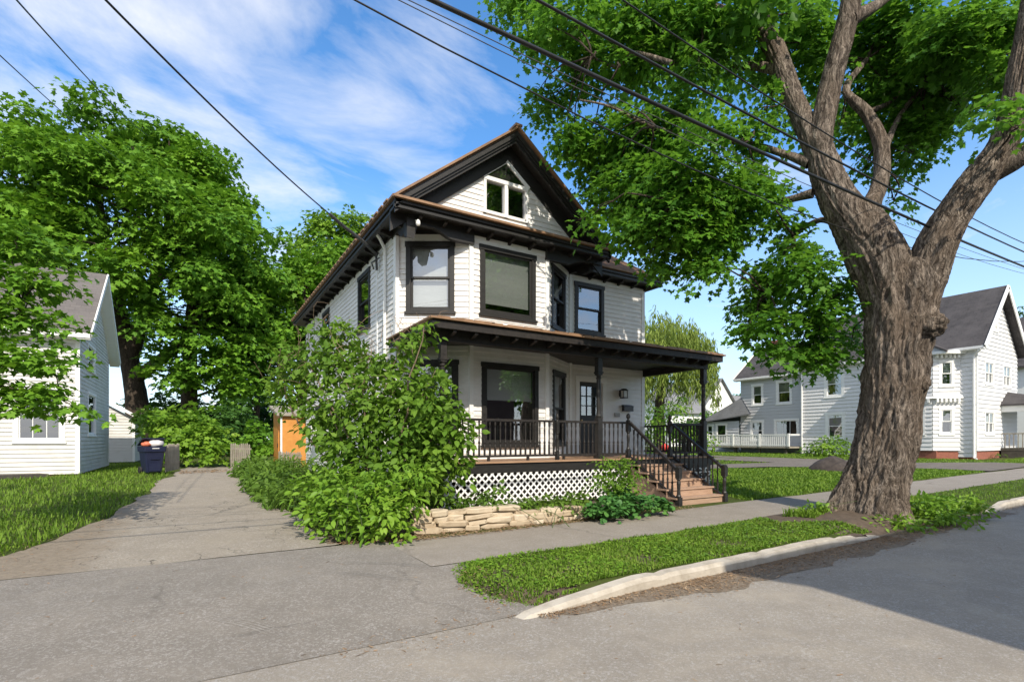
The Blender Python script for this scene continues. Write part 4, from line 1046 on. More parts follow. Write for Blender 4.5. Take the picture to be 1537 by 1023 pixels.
# downspout and service head on the left wall
m = MB(); xw = XL-0.06
m.tube([(3.56, 11.95, 6.42), (3.57, 12.0, 6.33), (3.72, 12.1, 6.22), (xw-0.01, 12.2, 6.05), (xw, 12.22, 5.9), (xw, 12.22, 3.0), (xw, 12.22, 0.3)], 0.038, 8); m.build('downspout', 'trim_white', H)
m = MB(); m.tube([(xw, 12.75, 6.12), (xw-0.06, 12.72, 6.05), (xw-0.02, 12.8, 5.7)], 0.03, 8); m.tube([(xw-0.02, 12.6, 5.95), (xw-0.12, 12.9, 5.9), (xw-0.02, 13.05, 5.8)], 0.018, 6)
m.build('service_head', 'cable_grey', H)
m = MB(); m.tube([(4.02, 10.55, ZS-0.12), (4.02, 10.47, ZS-0.15)], 0.02, 8); m.lathe((4.03, 10.44, ZS-0.26), [(0.035, 0), (0.05, 0.03), (0.045, 0.09), (0.02, 0.12)], 10); m.build('security_light', 'trim_white', H)
m = MB(); m.fbox(FL, wL1[0]+0.15, wL1[1]-0.15, 0.05, 0.34, 1.62, 2.0); ac = m.build('air_conditioner', 'trim_white', H)
m = MB()
for k in range(6): m.fbox(FL, wL1[0]+0.18, wL1[1]-0.18, 0.34, 0.352, 1.66+k*0.055, 1.685+k*0.055)
m.build('grille', 'sash_grey', ac)

# things fixed beside the door
def wall_lantern():
    x, y, z = 11.05, 11.755, 2.88
    t = empty('wall_lantern', (x, y, z), 'small black wall lantern with clear glass beside the front door', 'lantern')
    m = MB(); m.box(x-0.05, x+0.05, y-0.03, y+0.01, z-0.10, z+0.10); m.box(x-0.02, x+0.02, y-0.16, y-0.03, z+0.06, z+0.09); m.build('bracket', 'metal_dark', t)
    m = MB(); c = y-0.16
    m.hexa([(x-0.10, c-0.10, z+0.07), (x+0.10, c-0.10, z+0.07), (x+0.10, c+0.10, z+0.07), (x-0.10, c+0.10, z+0.07)], [(x-0.05, c-0.05, z+0.13), (x+0.05, c-0.05, z+0.13), (x+0.05, c+0.05, z+0.13), (x-0.05, c+0.05, z+0.13)])
    m.box(x-0.085, x+0.085, c-0.085, c+0.085, z-0.16, z-0.13)
    for i in (-1, 1):
        for j in (-1, 1): m.box(x+i*0.075-0.008, x+i*0.075+0.008, c+j*0.075-0.008, c+j*0.075+0.008, z-0.13, z+0.07)
    m.build('cage', 'metal_dark', t)
    m = MB(); m.box(x-0.062, x+0.062, c-0.062, c+0.062, z-0.125, z+0.065); m.build('glass', 'lantern_glass', t)
wall_lantern()
def mailbox():
    x, y, z = 11.30, 11.75, 2.44
    t = empty('mailbox', (x, y, z), 'flat black metal mailbox fixed to the wall below the lantern', 'mailbox')
    m = MB(); m.box(x-0.19, x+0.19, y-0.11, y, z-0.10, z+0.04); m.build('body', 'metal_dark', t)
    m = MB(); m.hexa([(x-0.2, y-0.125, z+0.042), (x+0.2, y-0.125, z+0.042), (x+0.2, y, z+0.042), (x-0.2, y, z+0.042)], [(x-0.2, y-0.115, z+0.06), (x+0.2, y-0.115, z+0.06), (x+0.2, y, z+0.10), (x-0.2, y, z+0.10)]); m.build('lid', 'metal_dark', t)
mailbox()
m = MB(); m.box(10.80, 11.0, 11.715, 11.75, 2.16, 2.28); m.box(10.83, 10.97, 11.708, 11.714, 2.185, 2.255)
tag(m.build('wall_plaque', 'plaque', None, (10.9, 11.75, 2.22)), 'small grey plate on the wall between front door and mailbox', 'plate')
# dry stone wall
rs = random.Random(5)
sw = empty('stone_wall', (4.6, 7.85, g(4.6, 7.85)), 'low dry stone wall of flat tan stones edging the flower bed', 'stone wall')
def stone(x, y, z, lx, ly, lz):
    m = MB(); n = 8; jit = lambda a: rs.uniform(-a, a)
    prof = []
    for k in range(n):
        a = 2*math.pi*(k+0.5)/n; c_, s_ = math.cos(a), math.sin(a)
        prof.append((math.copysign(abs(c_)**0.55, c_)*lx/2 + jit(0.02), math.copysign(abs(s_)**0.55, s_)*ly/2 + jit(0.02)))
    tl = jit(0.06)
    rings = []
    for dz_, sc in ((0, 0.9), (0.2*lz, 1.0), (0.8*lz, 1.0), (lz, 0.90)):
        rings.append([(x+px*sc+jit(0.008), y+py*sc+jit(0.008), z+dz_+px*tl+jit(0.006)) for px, py in prof])
    i0 = len(m.v)
    for r_ in rings: m.v += r_
    for q in range(3):
        for k in range(n):
            l = (k+1) % n; m.f.append((i0+q*n+k, i0+q*n+l, i0+(q+1)*n+l, i0+(q+1)*n+k)); m.m.append(0)
    m.f.append(tuple(reversed(range(i0, i0+n)))); m.f.append(tuple(range(i0+3*n, i0+4*n))); m.m += [0, 0]
    me = m.mesh('stone'); at = me.attributes.new('rnd', 'FLOAT', 'POINT'); v_ = rs.random()
    at.data.foreach_set('value', [v_]*len(me.vertices))
    return link('stone', me, 'stone', sw)
zc = [0.0]*8
for course in range(5):
    x = 2.85 + rs.uniform(0, 0.15)
    while x < 6.3:
        lx = rs.uniform(0.22, 0.62); hmax = 0.40 - 0.055*(x-2.9)
        lz = rs.uniform(0.06, 0.11) if course < 4 else rs.uniform(0.05, 0.08)
        z = course*0.088
        if z + 0.04 < hmax:
            stone(x+lx/2, 7.86 + 0.03*course - 0.035*(x-2.85) + rs.uniform(-0.03, 0.03), g(x, 7.8)+z+0.0, lx, rs.uniform(0.22, 0.32), lz+0.006)
        x += lx*0.97
# ================================================================== NEIGHBOURING BUILDINGS
def gable_roof(name, mat, root, x0, x1, y0, y1, ze, zr, axis, T=0.12):
    """two slabs; axis is the ridge direction; x0..y1 are the eave lines"""
    m = MB()
    if axis == 'x':
        c = (y0+y1)/2
        m.slab([(x0, y0, ze), (x1, y0, ze), (x1, c, zr), (x0, c, zr)], T); m.slab([(x0, c, zr), (x1, c, zr), (x1, y1, ze), (x0, y1, ze)], T)
    else:
        c = (x0+x1)/2
        m.slab([(x0, y0, ze), (c, y0, zr), (c, y1, zr), (x0, y1, ze)], T); m.slab([(c, y0, zr), (x1, y0, ze), (x1, y1, ze), (c, y1, zr)], T)
    return m.build(name, mat, root)
def tri_range(F, sc, hw0, z0, z1):
    return lambda z: (sc - max(0.02, hw0*(z1-z)/(z1-z0)), sc + max(0.02, hw0*(z1-z)/(z1-z0)))

# ---- white house on the left
LX, LY0, LY1 = -3.88, 25.8, 33.6
hl = empty('neighbor_house', (-8, 29, g(-4, 26)), 'weathered white clapboard house with a grey shingle roof beside the driveway', 'house')
zb = 0.16
F1 = Frame((-6.9, LY0), (LX, LY0)); F2 = Frame((LX, LY0), (LX, LY1)); F0 = Frame((-14, LY0-0.5), (-6.9, LY0-0.5)); F01 = Frame((-6.9, LY0-0.5), (-6.9, LY0))
m = MB()
s1f = F1.s_of(P(14, 640, 20)[0], 0)
w1 = (1.14, 2.62, 1.33, 3.5); w2a = (1.6, 3.0, 1.35, 3.4); 
ya = lambda px: LX*(CS - SN*(px-CX)/FPX)/(SN + CS*(px-CX)/FPX)
wu = (ya(131)-LY0, ya(142)-LY0, 4.35, 5.55); wlw = (ya(131)-LY0, ya(143)-LY0, 1.6, 3.5)
siding(m, F1, zb, 5.62, [hole(*w1)], ex=0.16, t=0.028); siding(m, F2, zb, 5.9, [hole(*wu), hole(*wlw)], ex=0.16, t=0.028); siding(m, F0, zb, 3.4, ex=0.16, t=0.028); siding(m, F01, zb, 3.4, ex=0.16, t=0.028)
yc = (LY0-0.4+LY1+0.5)/2; ztop = 9.0
siding(m, F2, 5.9, 8.75, ex=0.16, t=0.028, rng=tri_range(F2, yc-LY0, (yc-LY0)*0.93, 5.9, 8.8))
m.build('wall', 'siding_old', hl)
rf = gable_roof('roof', 'shingle_old', hl, -14.5, LX+0.42, LY0-0.45, LY1+0.55, 5.55, ztop, 'x')
m = MB(); 
for (ya_, za_, yb_, zb_) in ((LY0-0.45, 5.47, yc, ztop-0.08), (LY1+0.55, 5.47, yc, ztop-0.08)): m.bar((LX+0.44, ya_, za_), (LX+0.44, yb_, zb_), 0.05, 0.2)
m.box(-14.5, LX+0.40, LY0-0.50, LY0-0.45, 5.36, 5.53); m.box(-14.5, LX+0.36, LY0-0.44, LY0, 5.34, 5.37)
m.build('rake_board', 'trim_white', rf)
# underside of the gable overhang
m = MB()
for (ya_, yb_) in ((LY0-0.45, yc), (LY1+0.55, yc)):
    m.hexa([(LX, ya_, 5.30), (LX+0.415, ya_, 5.30), (LX+0.415, yb_, ztop-0.25), (LX, yb_, ztop-0.25)], [(LX, ya_, 5.42), (LX+0.415, ya_, 5.42), (LX+0.415, yb_, ztop-0.13), (LX, yb_, ztop-0.13)])
m.build('soffit', 'trim_white', rf)
m = MB(); m.box(LX-0.10, LX+0.03, LY0-0.03, LY0+0.10, zb, 5.6); m.box(LX-0.1, LX+0.03, LY1-0.1, LY1+0.03, zb, 5.4); m.box(-7.0, -6.86, LY0-0.53, LY0-0.02, zb, 3.4); m.box(-7, LX-0.1, LY0-0.025, LY0, 5.2, 5.36)
m.build('corner_board', 'trim_white', hl)
m = MB(); m.box(-14, LX-0.05, LY0+0.05, LY1, -0.1, zb); m.build('foundation', 'brick', hl)
m = MB(); m.hexa([(-14, LY0-1.6, 3.45), (-6.6, LY0-1.6, 3.45), (-6.6, LY0+0.0, 4.35), (-14, LY0+0.0, 4.35)], [(-14, LY0-1.6, 3.55), (-6.6, LY0-1.6, 3.55), (-6.6, LY0+0.0, 4.45), (-14, LY0+0.0, 4.45)]); m.build('porch_roof', 'shingle_old', hl)
window(hl, F1, *w1, casing='trim_white', sash='trim_white', cw=0.15, muntin=(3, 2), kind='single')
window(hl, F2, *wu, casing='trim_white', sash='trim_white', cw=0.12); window(hl, F2, *wlw, casing='trim_white', sash='trim_white', cw=0.12)
window(hl, F0, 3.2, 4.6, 1.4, 2.9, casing='trim_white', sash='trim_white')
m = MB(); zr_ = g(-6, 22)
m.hexa([(-12, 19.5, zr_), (-4.6, 24.9, zr_), (-5.0, 25.6, zr_), (-12, 22, zr_)], [(-12, 19.5, zr_+0.36), (-4.6, 24.9, zr_+0.14), (-5.0, 25.6, zr_+0.14), (-12, 22, zr_+0.36)])
m.build('ramp', 'ramp_wood', hl)

# ---- white garage behind it
ga = empty('garage', (-6, 41, 0.1), 'small white clapboard garage with a sagging grey roof behind the weathered house', 'garage')
GX = -3.2; GYF = 38.6
F1 = Frame((-9, GYF), (GX, GYF)); F2 = Frame((GX, GYF), (GX, 44.5))
m = MB(); siding(m, F1, 0.15, 2.75, ex=0.17, t=0.03); sc = F1.s_of(-6.1, GYF)
siding(m, F1, 2.75, 4.5, ex=0.17, t=0.03, rng=tri_range(F1, sc, 2.9, 2.75, 4.55)); siding(m, F2, 0.15, 2.75, ex=0.17, t=0.03); m.build('wall', 'siding_old', ga)
rf = gable_roof('roof', 'shingle_old', ga, -9.4, GX+0.45, GYF-0.35, 44.8, 2.72, 4.75, 'y')
m = MB(); m.bar((GX+0.44, GYF-0.37, 2.66), (-6.1+0.4, GYF-0.37, 4.55), 0.04, 0.16); m.build('rake_board', 'trim_white', rf)
m = MB(); m.box(GX-0.1, GX+0.03, GYF-0.03, GYF+0.1, 0.15, 2.72); m.build('corner_board', 'trim_white', ga)

# ---- orange shed
os_ = empty('garden_shed', (4.2, 28, 0.1), 'small orange garden shed with pale corner trim behind the leafy bushes', 'shed')
ox0, ox1, oy0, oy1 = 3.42, 6.2, 26.6, 29.4
m = MB(); m.box(ox0, ox1, oy0, oy1, 0.15, 2.55)
m.hexa([(ox0, oy0+0.01, 2.55), (ox1, oy0+0.01, 2.55), (ox1, oy1, 2.55), (ox0, oy1, 2.55)], [(ox0, oy0+0.01, 2.62), (ox1, oy0+0.01, 2.62), (ox1, oy1, 3.1), (ox0, oy1, 3.1)])
m.build('wall', 'orange_paint', os_)
m = MB(); 
for x in (ox0, ox1): m.box(x-0.03, x+0.05, oy0-0.03, oy0+0.05, 0.15, 2.6)
m.build('corner_board', 'trim_white', os_)
m = MB(); m.hexa([(ox0-0.2, oy0-0.2, 2.60), (ox1+0.2, oy0-0.2, 2.60), (ox1+0.2, oy1+0.2, 3.13), (ox0-0.2, oy1+0.2, 3.13)], [(ox0-0.2, oy0-0.2, 2.72), (ox1+0.2, oy0-0.2, 2.72), (ox1+0.2, oy1+0.2, 3.25), (ox0-0.2, oy1+0.2, 3.25)]); m.build('roof', 'picket_wood', os_)
m = MB(); m.box(ox0-0.03, ox0, oy0+0.7, oy0+1.7, 0.2, 2.15); o = m.build('door', 'orange_paint', os_)
m = MB(); m.box(ox0-0.06, ox0-0.03, oy0+0.8, oy0+0.84, 1.1, 1.3); m.build('handle', 'metal_dark', o)

# ---- pale house on the right
RX, RY0 = 36.8, 11.0
GZ = 0.36
hr = empty('right_house', (40.5, 19, GZ), 'large pale grey two storey house with steep dark roofs and a white rear deck', 'house')
q_ = lambda px: (px-CX)/FPX
yl = lambda px, X=RX: X*(CS - SN*q_(px))/(SN + CS*q_(px))          # Y on a wall X = const seen at px
xf = lambda px, Y=RY0: Y*(CS*q_(px) + SN)/(CS - SN*q_(px))          # X on a wall Y = const
zl = lambda px, py, X=RX: CZ + (HZ-py)/FPX*(X/(SN + CS*q_(px)))
zf = lambda px, py, Y=RY0: CZ + (HZ-py)/FPX*(Y/(CS - SN*q_(px)))
RXE = 43.2; EZ = 6.62; BZ = 0.86
FGf = Frame((RX, RY0), (RXE, RY0)); FLf = Frame((RX, 20.7), (RX, RY0)); RX2 = RX+0.7; YB2 = yl(1112, RX2)
FL2 = Frame((RX2, YB2), (RX2, 20.7)); FLs = Frame((RX, 20.7), (RX2, 20.7)); FLs = Frame((RX2, 20.7), (RX, 20.7))
def wl(F, px0, px1, py0, py1, X=RX):
    ya_, yb_ = yl(px0, X), yl(px1, X); pm = (px0+px1)/2
    return (F.s_of(X, ya_), F.s_of(X, yb_), zl(pm, py1, X), zl(pm, py0, X))
def wf(px0, px1, py0, py1):
    pm = (px0+px1)/2; return (xf(px0)-RX, xf(px1)-RX, zf(pm, py1), zf(pm, py0))
m = MB()
gws = [(1.1, 2.5, 4.55, 5.98), (3.95, 5.35, 4.55, 5.98), (1.1, 2.6, 1.72, 3.15)]
att = (2.3, 3.15, 7.7, 8.5)
siding(m, FGf, BZ, EZ, [hole(*w) for w in gws], ex=0.24, t=0.04)
hwid = (RXE-RX)/2; RT = 10.2
siding(m, FGf, EZ, RT-0.2, [hole(*att)], ex=0.24, t=0.04, rng=tri_range(FGf, hwid, hwid, EZ-0.02, RT-0.15))
lws = [wl(FLf, 1237, 1268, 555, 597), wl(FLf, 1239, 1269, 618, 660)]
siding(m, FLf, BZ-0.35, EZ, [hole(*w) for w in lws], ex=0.24, t=0.04)
m.build('wall', 'siding_pale', hr)
m = MB()
lw2 = [wl(FL2, 1128, 1146, 576, 609, RX2), wl(FL2, 1165, 1189, 570, 607, RX2), wl(FL2, 1126, 1147, 630, 662, RX2), wl(FL2, 1162, 1199.5, 628, 655, RX2)]
siding(m, FL2, 0.3, EZ-0.25, [hole(*w) for w in lw2], ex=0.24, t=0.04); siding(m, FLs, 0.3, EZ, ex=0.24, t=0.04)
Fback = Frame((RX2+6, YB2), (RX2, YB2)); siding(m, Fback, 0.3, EZ-0.2, ex=0.24, t=0.04)
m.build('wall', 'siding_gray', hr)
m = MB(); m.box(RX+0.04, RXE, RY0+0.04, 20.6, GZ-0.4, BZ); m.build('foundation', 'brick', hr)
TW = dict(casing='trim_white', sash='trim_white', cw=0.14)
for w in gws: window(hr, FGf, *w, kind='pair', blind='blind_white', bl_to=0.45, **TW)
window(hr, FGf, *att, kind='pair', **TW)
for w in lws: window(hr, FLf, *w, blind='blind_grey', bl_to=0.45, casing='trim_white', sash='trim_white', cw=0.2)
for w in lw2[:3]: window(hr, FL2, *w, blind='blind_grey', bl_to=0.45, casing='trim_white', sash='trim_white', cw=0.17)
window(hr, FL2, *lw2[3], kind='single', casing='trim_white', sash='trim_white', cw=0.14, muntin=(3, 1))
# roofs
r1 = gable_roof('roof', 'shingle_dark', hr, RX-0.35, RXE+0.35, RY0-0.45, 21.0, EZ, RT+0.2, 'y')
r2 = gable_roof('roof', 'shingle_dark', hr, RX2-0.35, RX2+6.6, 20.9, YB2+0.4, EZ-0.25, 9.15, 'y')
m = MB()
for xx, s_ in ((RX-0.35, 1), (RXE+0.35, -1)): m.bar((xx, RY0-0.47, EZ-0.10), ((RX+RXE)/2, RY0-0.47, RT+0.10), 0.05, 0.28)
m.box(RX-0.42, RX-0.35, RY0-0.4, 21.0, EZ-0.16, EZ-0.02); m.box(RX-0.35, RX+0.0, RY0-0.4, 20.9, EZ-0.2, EZ-0.16); m.build('rake_board', 'trim_white', r1)
m = MB(); m.box(RX2-0.42, RX2-0.35, 21.0, YB2+0.4, EZ-0.40, EZ-0.26); m.box(RX2-0.35, RX2, 21.0, YB2+0.4, EZ-0.45, EZ-0.4); m.bar((RX2-0.35, YB2+0.42, EZ-0.35), (RX2+3.1, YB2+0.42, 9.05), 0.05, 0.25); m.build('rake_board', 'trim_white', r2)
m = MB()
m.box(RX-0.03, RX+0.1, RY0-0.03, RY0+0.1, BZ, EZ); m.box(RX-0.03, RX+0.08, 20.6, 20.73, 0.3, EZ)
m.tube([(RX-0.38, RY0-0.3, EZ-0.2), (RX-0.1, RY0+0.1, EZ-0.5), (RX-0.08, RY0+0.1, 0.5), (RX-0.35, RY0-0.1, 0.42)], 0.055, 8)
m.tube([(RX-0.38, 20.65, EZ-0.2), (RX-0.1, 20.62, EZ-0.5), (RX-0.08, 20.62, 0.45)], 0.05, 8); m.build('downspout', 'trim_white', hr)
# two storey bay on its side
bx = RX-0.95; by0, by1 = 11.72, 15.6; c_ = 0.95
F1 = Frame((bx, by0+c_), (RX, by0)); F2 = Frame((bx, by1-c_), (bx, by0+c_)); F3 = Frame((RX, by1), (bx, by1-c_))
m = MB(); wb = []
for F, a_, b_ in ((F1, 0.30, F1.L-0.30), (F2, 0.35, F2.L-0.35), (F3, 0.3, F3.L-0.3)):
    hs = [(a_, b_, 1.72, 3.3), (a_, b_, 4.45, 6.0)]; siding(m, F, BZ, 6.3, [hole(*h_) for h_ in hs], ex=0.24, t=0.04); wb += [(F, h_) for h_ in hs]
m.build('bay', 'siding_pale', hr)
for F, h_ in wb: window(hr, F, *h_, blind='blind_white', bl_to=0.5, **TW)
m = MB()
m.hexa([(RX+0.0, by0-0.2, 3.82), (bx-0.18, by0+c_-0.1, 3.82), (bx-0.18, by1-c_+0.1, 3.82), (RX+0.0, by1+0.2, 3.82)][::-1], [(RX, by0-0.1, 4.02), (bx-0.05, by0+c_-0.05, 3.95), (bx-0.05, by1-c_+0.05, 3.95), (RX, by1+0.1, 4.02)][::-1])
m.hexa([(RX+0.0, by0-0.3, 6.3), (bx-0.28, by0+c_-0.7, 6.3), (bx-0.28, by1-c_+0.7, 6.3), (RX+0.0, by1+0.3, 6.3)][::-1], [(RX, by0-0.3, 6.45), (bx-0.28, by0+c_-0.7, 6.45), (bx-0.28, by1-c_+0.7, 6.45), (RX, by1+0.3, 6.45)][::-1])
for F in (F1, F2, F3):
    for k in range(6): m.fbox(F, 0.1+k*(F.L-0.3)/5, 0.2+k*(F.L-0.3)/5, 0.0, 0.22, 3.6, 3.82); m.fbox(F, 0.1+k*(F.L-0.3)/5, 0.2+k*(F.L-0.3)/5, 0.0, 0.2, 6.1, 6.3)
m.build('bay_cornice', 'trim_white', hr)
m = MB(); ymid = (by0+by1)/2
m.slab([(bx-0.35, by0+0.2, 6.45), (bx-0.35, ymid, 7.5), (RX+1.6, ymid, 7.5), (RX+0.4, by0+0.2, 6.45)][::-1], 0.1); m.slab([(bx-0.35, ymid, 7.5), (bx-0.35, by1-0.2, 6.45), (RX+0.4, by1-0.2, 6.45), (RX+1.6, ymid, 7.5)][::-1], 0.1)
m.build('bay_roof', 'shingle_dark', hr)
m = MB(); m.poly([(bx-0.2, by0+0.4, 6.45), (bx-0.2, ymid, 7.4), (bx-0.2, by1-0.4, 6.45)]); m.build('pediment', 'siding_gray', hr)
m = MB(); m.box(bx+0.06, RX, by0+0.8, by1-0.8, GZ-0.3, BZ); m.hexa([(bx+.06, by0+c_, GZ-.3), (RX, by0+.06, GZ-.3), (RX, by0+c_, GZ-.3)], [(bx+.06, by0+c_, BZ), (RX, by0+.06, BZ), (RX, by0+c_, BZ)]); m.build('foundation', 'brick', hr)
# front porch at the picture's edge
px0 = 40.3; m = MB()
m.slab([(px0, 8.6, 3.55), (46, 8.6, 3.55), (46, RY0, 4.35), (px0+1.2, RY0, 4.35)], 0.1); m.slab([(px0, 8.6, 3.55), (px0+1.2, RY0, 4.35), (px0, RY0, 3.55)], 0.1); m.build('porch_roof', 'shingle_dark', hr)
m = MB(); m.box(px0+0.1, 46, 8.75, 8.95, 3.1, 3.45); m.box(px0+0.1, px0+0.3, 8.95, RY0, 3.1, 3.45)
for x in (px0+0.2, 42.6, 45): m.box(x-0.09, x+0.09, 8.77, 8.93, 1.0, 3.1)
m.build('porch_beam', 'trim_white', hr)
m = MB(); m.box(px0, 46, 8.7, RY0-0.05, 0.85, 1.0); m.box(px0+0.02, 46, 8.72, 8.76, 0.3, 0.85); m.box(px0+0.02, px0+0.06, 8.76, RY0-0.06, 0.3, 0.85); m.build('porch_deck', 'ramp_wood', hr)
m = MB(); m.box(px0+0.1, 46, 8.81, 8.87, 1.8, 1.87); m.box(px0+.16, px0+.22, 8.87, RY0, 1.8, 1.87)
for k in range(20): m.box(px0+0.3+k*0.2, px0+0.34+k*0.2, 8.82, 8.86, 1.0, 1.8); 
for k in range(11): m.box(px0+0.17, px0+0.21, 8.9+k*0.19, 8.94+k*0.19, 1.0, 1.8)
m.build('railing', 'picket_wood', hr)
# rear deck and lean-to
dx = RX-1.3; m = MB()
m.box(dx, RX2, 20.8, 27.6, 0.88, 1.0); dko = m.build('deck', 'picket_wood', hr)
m = MB()
m.box(dx-0.02, dx+0.05, 20.8, 27.6, 1.80, 1.88); m.box(dx-0.01, dx+0.03, 20.8, 27.6, 1.06, 1.13)
for k in range(46): m.box(dx, dx+0.035, 20.85+k*0.148, 20.92+k*0.148, 1.0, 1.80)
for k in range(4): m.box(dx-0.04, dx+0.06, 20.82+k*2.2, 20.94+k*2.2, 1.0, 1.92)
m.box(dx+0.05, RX2, 20.76, 20.80, 1.8, 1.88); m.build('railing', 'trim_white', dko)
pm_ = MB(); pm_.box(-0.08, 0.08, -0.08, 0.08, -0.9, 0); pme = pm_.mesh('support_post'); pme.materials.append(MATS['ramp_wood'])
for k in range(4): inst('support_post', pme, dko, (dx+0.2, 21.2+k*2.0, 0.88))
ly0, ly1 = YB2, YB2+3.4
F1 = Frame((RX2-0.2, ly1), (RX2-0.2, ly0)); m = MB()
ww = [(1.2, 2.3, 1.02, 2.85), (0.25, 1.0, 1.5, 2.8)]
siding(m, F1, 0.4, 3.0, [hole(*w) for w in ww], ex=0.24, t=0.04); F2 = Frame((RX2+5, ly1), (RX2-0.2, ly1)); siding(m, F2, 0.4, 3.0, ex=0.24, t=0.04); m.build('lean_to', 'siding_gray', hr)
for w, k_ in zip(ww, ('single', 'double')): window(hr, F1, *w, kind=k_, **TW)
m = MB(); m.slab([(RX2-0.5, ly1+0.4, 3.0), (RX2-0.5, ly0-1.2, 3.55), (RX2, ly0, 4.95), (RX2+5, ly0, 4.95), (RX2+5, ly1+0.4, 3.0)], 0.1); m.build('lean_to_roof', 'shingle_grey', hr)
m = MB(); m.box(RX2+4.2, RX2+5.0, YB2-0.6, YB2+0.2, 7.5, 10.0); m.box(RX2+4.15, RX2+5.05, YB2-.65, YB2+.25, 9.8, 9.95)
cpos = P(1108, 585, 62); m.box(cpos.x-0.6, cpos.x+0.6, cpos.y-0.6, cpos.y+0.6, 4.5, cpos.z+1.2)
MBc = MB(); MBc.box(RX2+4.2, RX2+5.0, YB2-0.6, YB2+0.2, 7.5, 9.7); MBc.box(RX2+4.15, RX2+5.05, YB2-.65, YB2+.25, 9.7, 9.85); MBc.build('chimney', 'brick', r2)

# ---- houses further back and another roof beyond the right house
def far_house(name, x0, x1, y0, y1, ze, zr, axis, label, rmat, wmat='trim_white', z0=0.2, wins=()):
    h = empty(name, ((x0+x1)/2, (y0+y1)/2, z0), label, 'house')
    m = MB(); m.box(x0, x1, y0, y1, z0, ze)
    if axis == 'y': m.hexa([(x0, y0+.02, ze), (x1, y0+.02, ze), (x1, y1-.02, ze), (x0, y1-.02, ze)], [((x0+x1)/2-.01, y0+.02, zr-.15), ((x0+x1)/2+.01, y0+.02, zr-.15), ((x0+x1)/2+.01, y1-.02, zr-.15), ((x0+x1)/2-.01, y1-.02, zr-.15)])
    else: m.hexa([(x0+.02, y0, ze), (x1-.02, y0, ze), (x1-.02, y1, ze), (x0+.02, y1, ze)], [(x0+.02, (y0+y1)/2-.01, zr-.15), (x1-.02, (y0+y1)/2-.01, zr-.15), (x1-.02, (y0+y1)/2+.01, zr-.15), (x0+.02, (y0+y1)/2+.01, zr-.15)])
    m.build('wall', wmat, h); o_ = 0.4
    gable_roof('roof', rmat, h, x0-o_, x1+o_, y0-o_, y1+o_, ze-0.15, zr, axis)
    for (xc, zc_, w_, h_) in wins:
        m = MB(); m.box(xc-w_/2-.1, xc+w_/2+.1, y0-0.05, y0-0.001, zc_-h_/2-.1, zc_+h_/2+.1); f = m.build('window', 'trim_white', h)
        m = MB(); m.box(xc-w_/2, xc+w_/2, y0-0.06, y0-0.051, zc_-h_/2, zc_+h_/2); m.build('pane', 'room_dark', f)
    return h
a = P(1046, 625, 66)
far_house('distant_house', a.x-5, a.x+2.5, a.y, a.y+9, a.z+0.6, a.z+3.2, 'x', 'distant white house with a grey roof seen past the porch post', 'shingle_grey', wins=((a.x-1.5, a.z-0.9, 0.9, 1.3),))
a = P(1066, 612, 74)
far_house('distant_house', a.x-1.0, a.x+5.5, a.y, a.y+12, a.z+0.6, a.z+4.4, 'y', 'distant white gabled house, taller of the two far houses', 'shingle_grey', wins=((a.x+1.6, a.z+0.8, 0.8, 1.2), (a.x+2.8, a.z-2, 0.8, 1.2)))
a = P(1102, 628, 82)
far_house('distant_house', a.x-1, a.x+9, a.y, a.y+8, a.z+1.4, a.z+4.2, 'x', 'distant house whose green grey roof rises beside the brick chimney', 'shingle_grey', wmat='siding_gray')
far_house('corner_house', 53.5, 61, 12, 22, 7.2, 11.4, 'y', 'dark roofed house beyond the pale house at the street', 'shingle_dark')

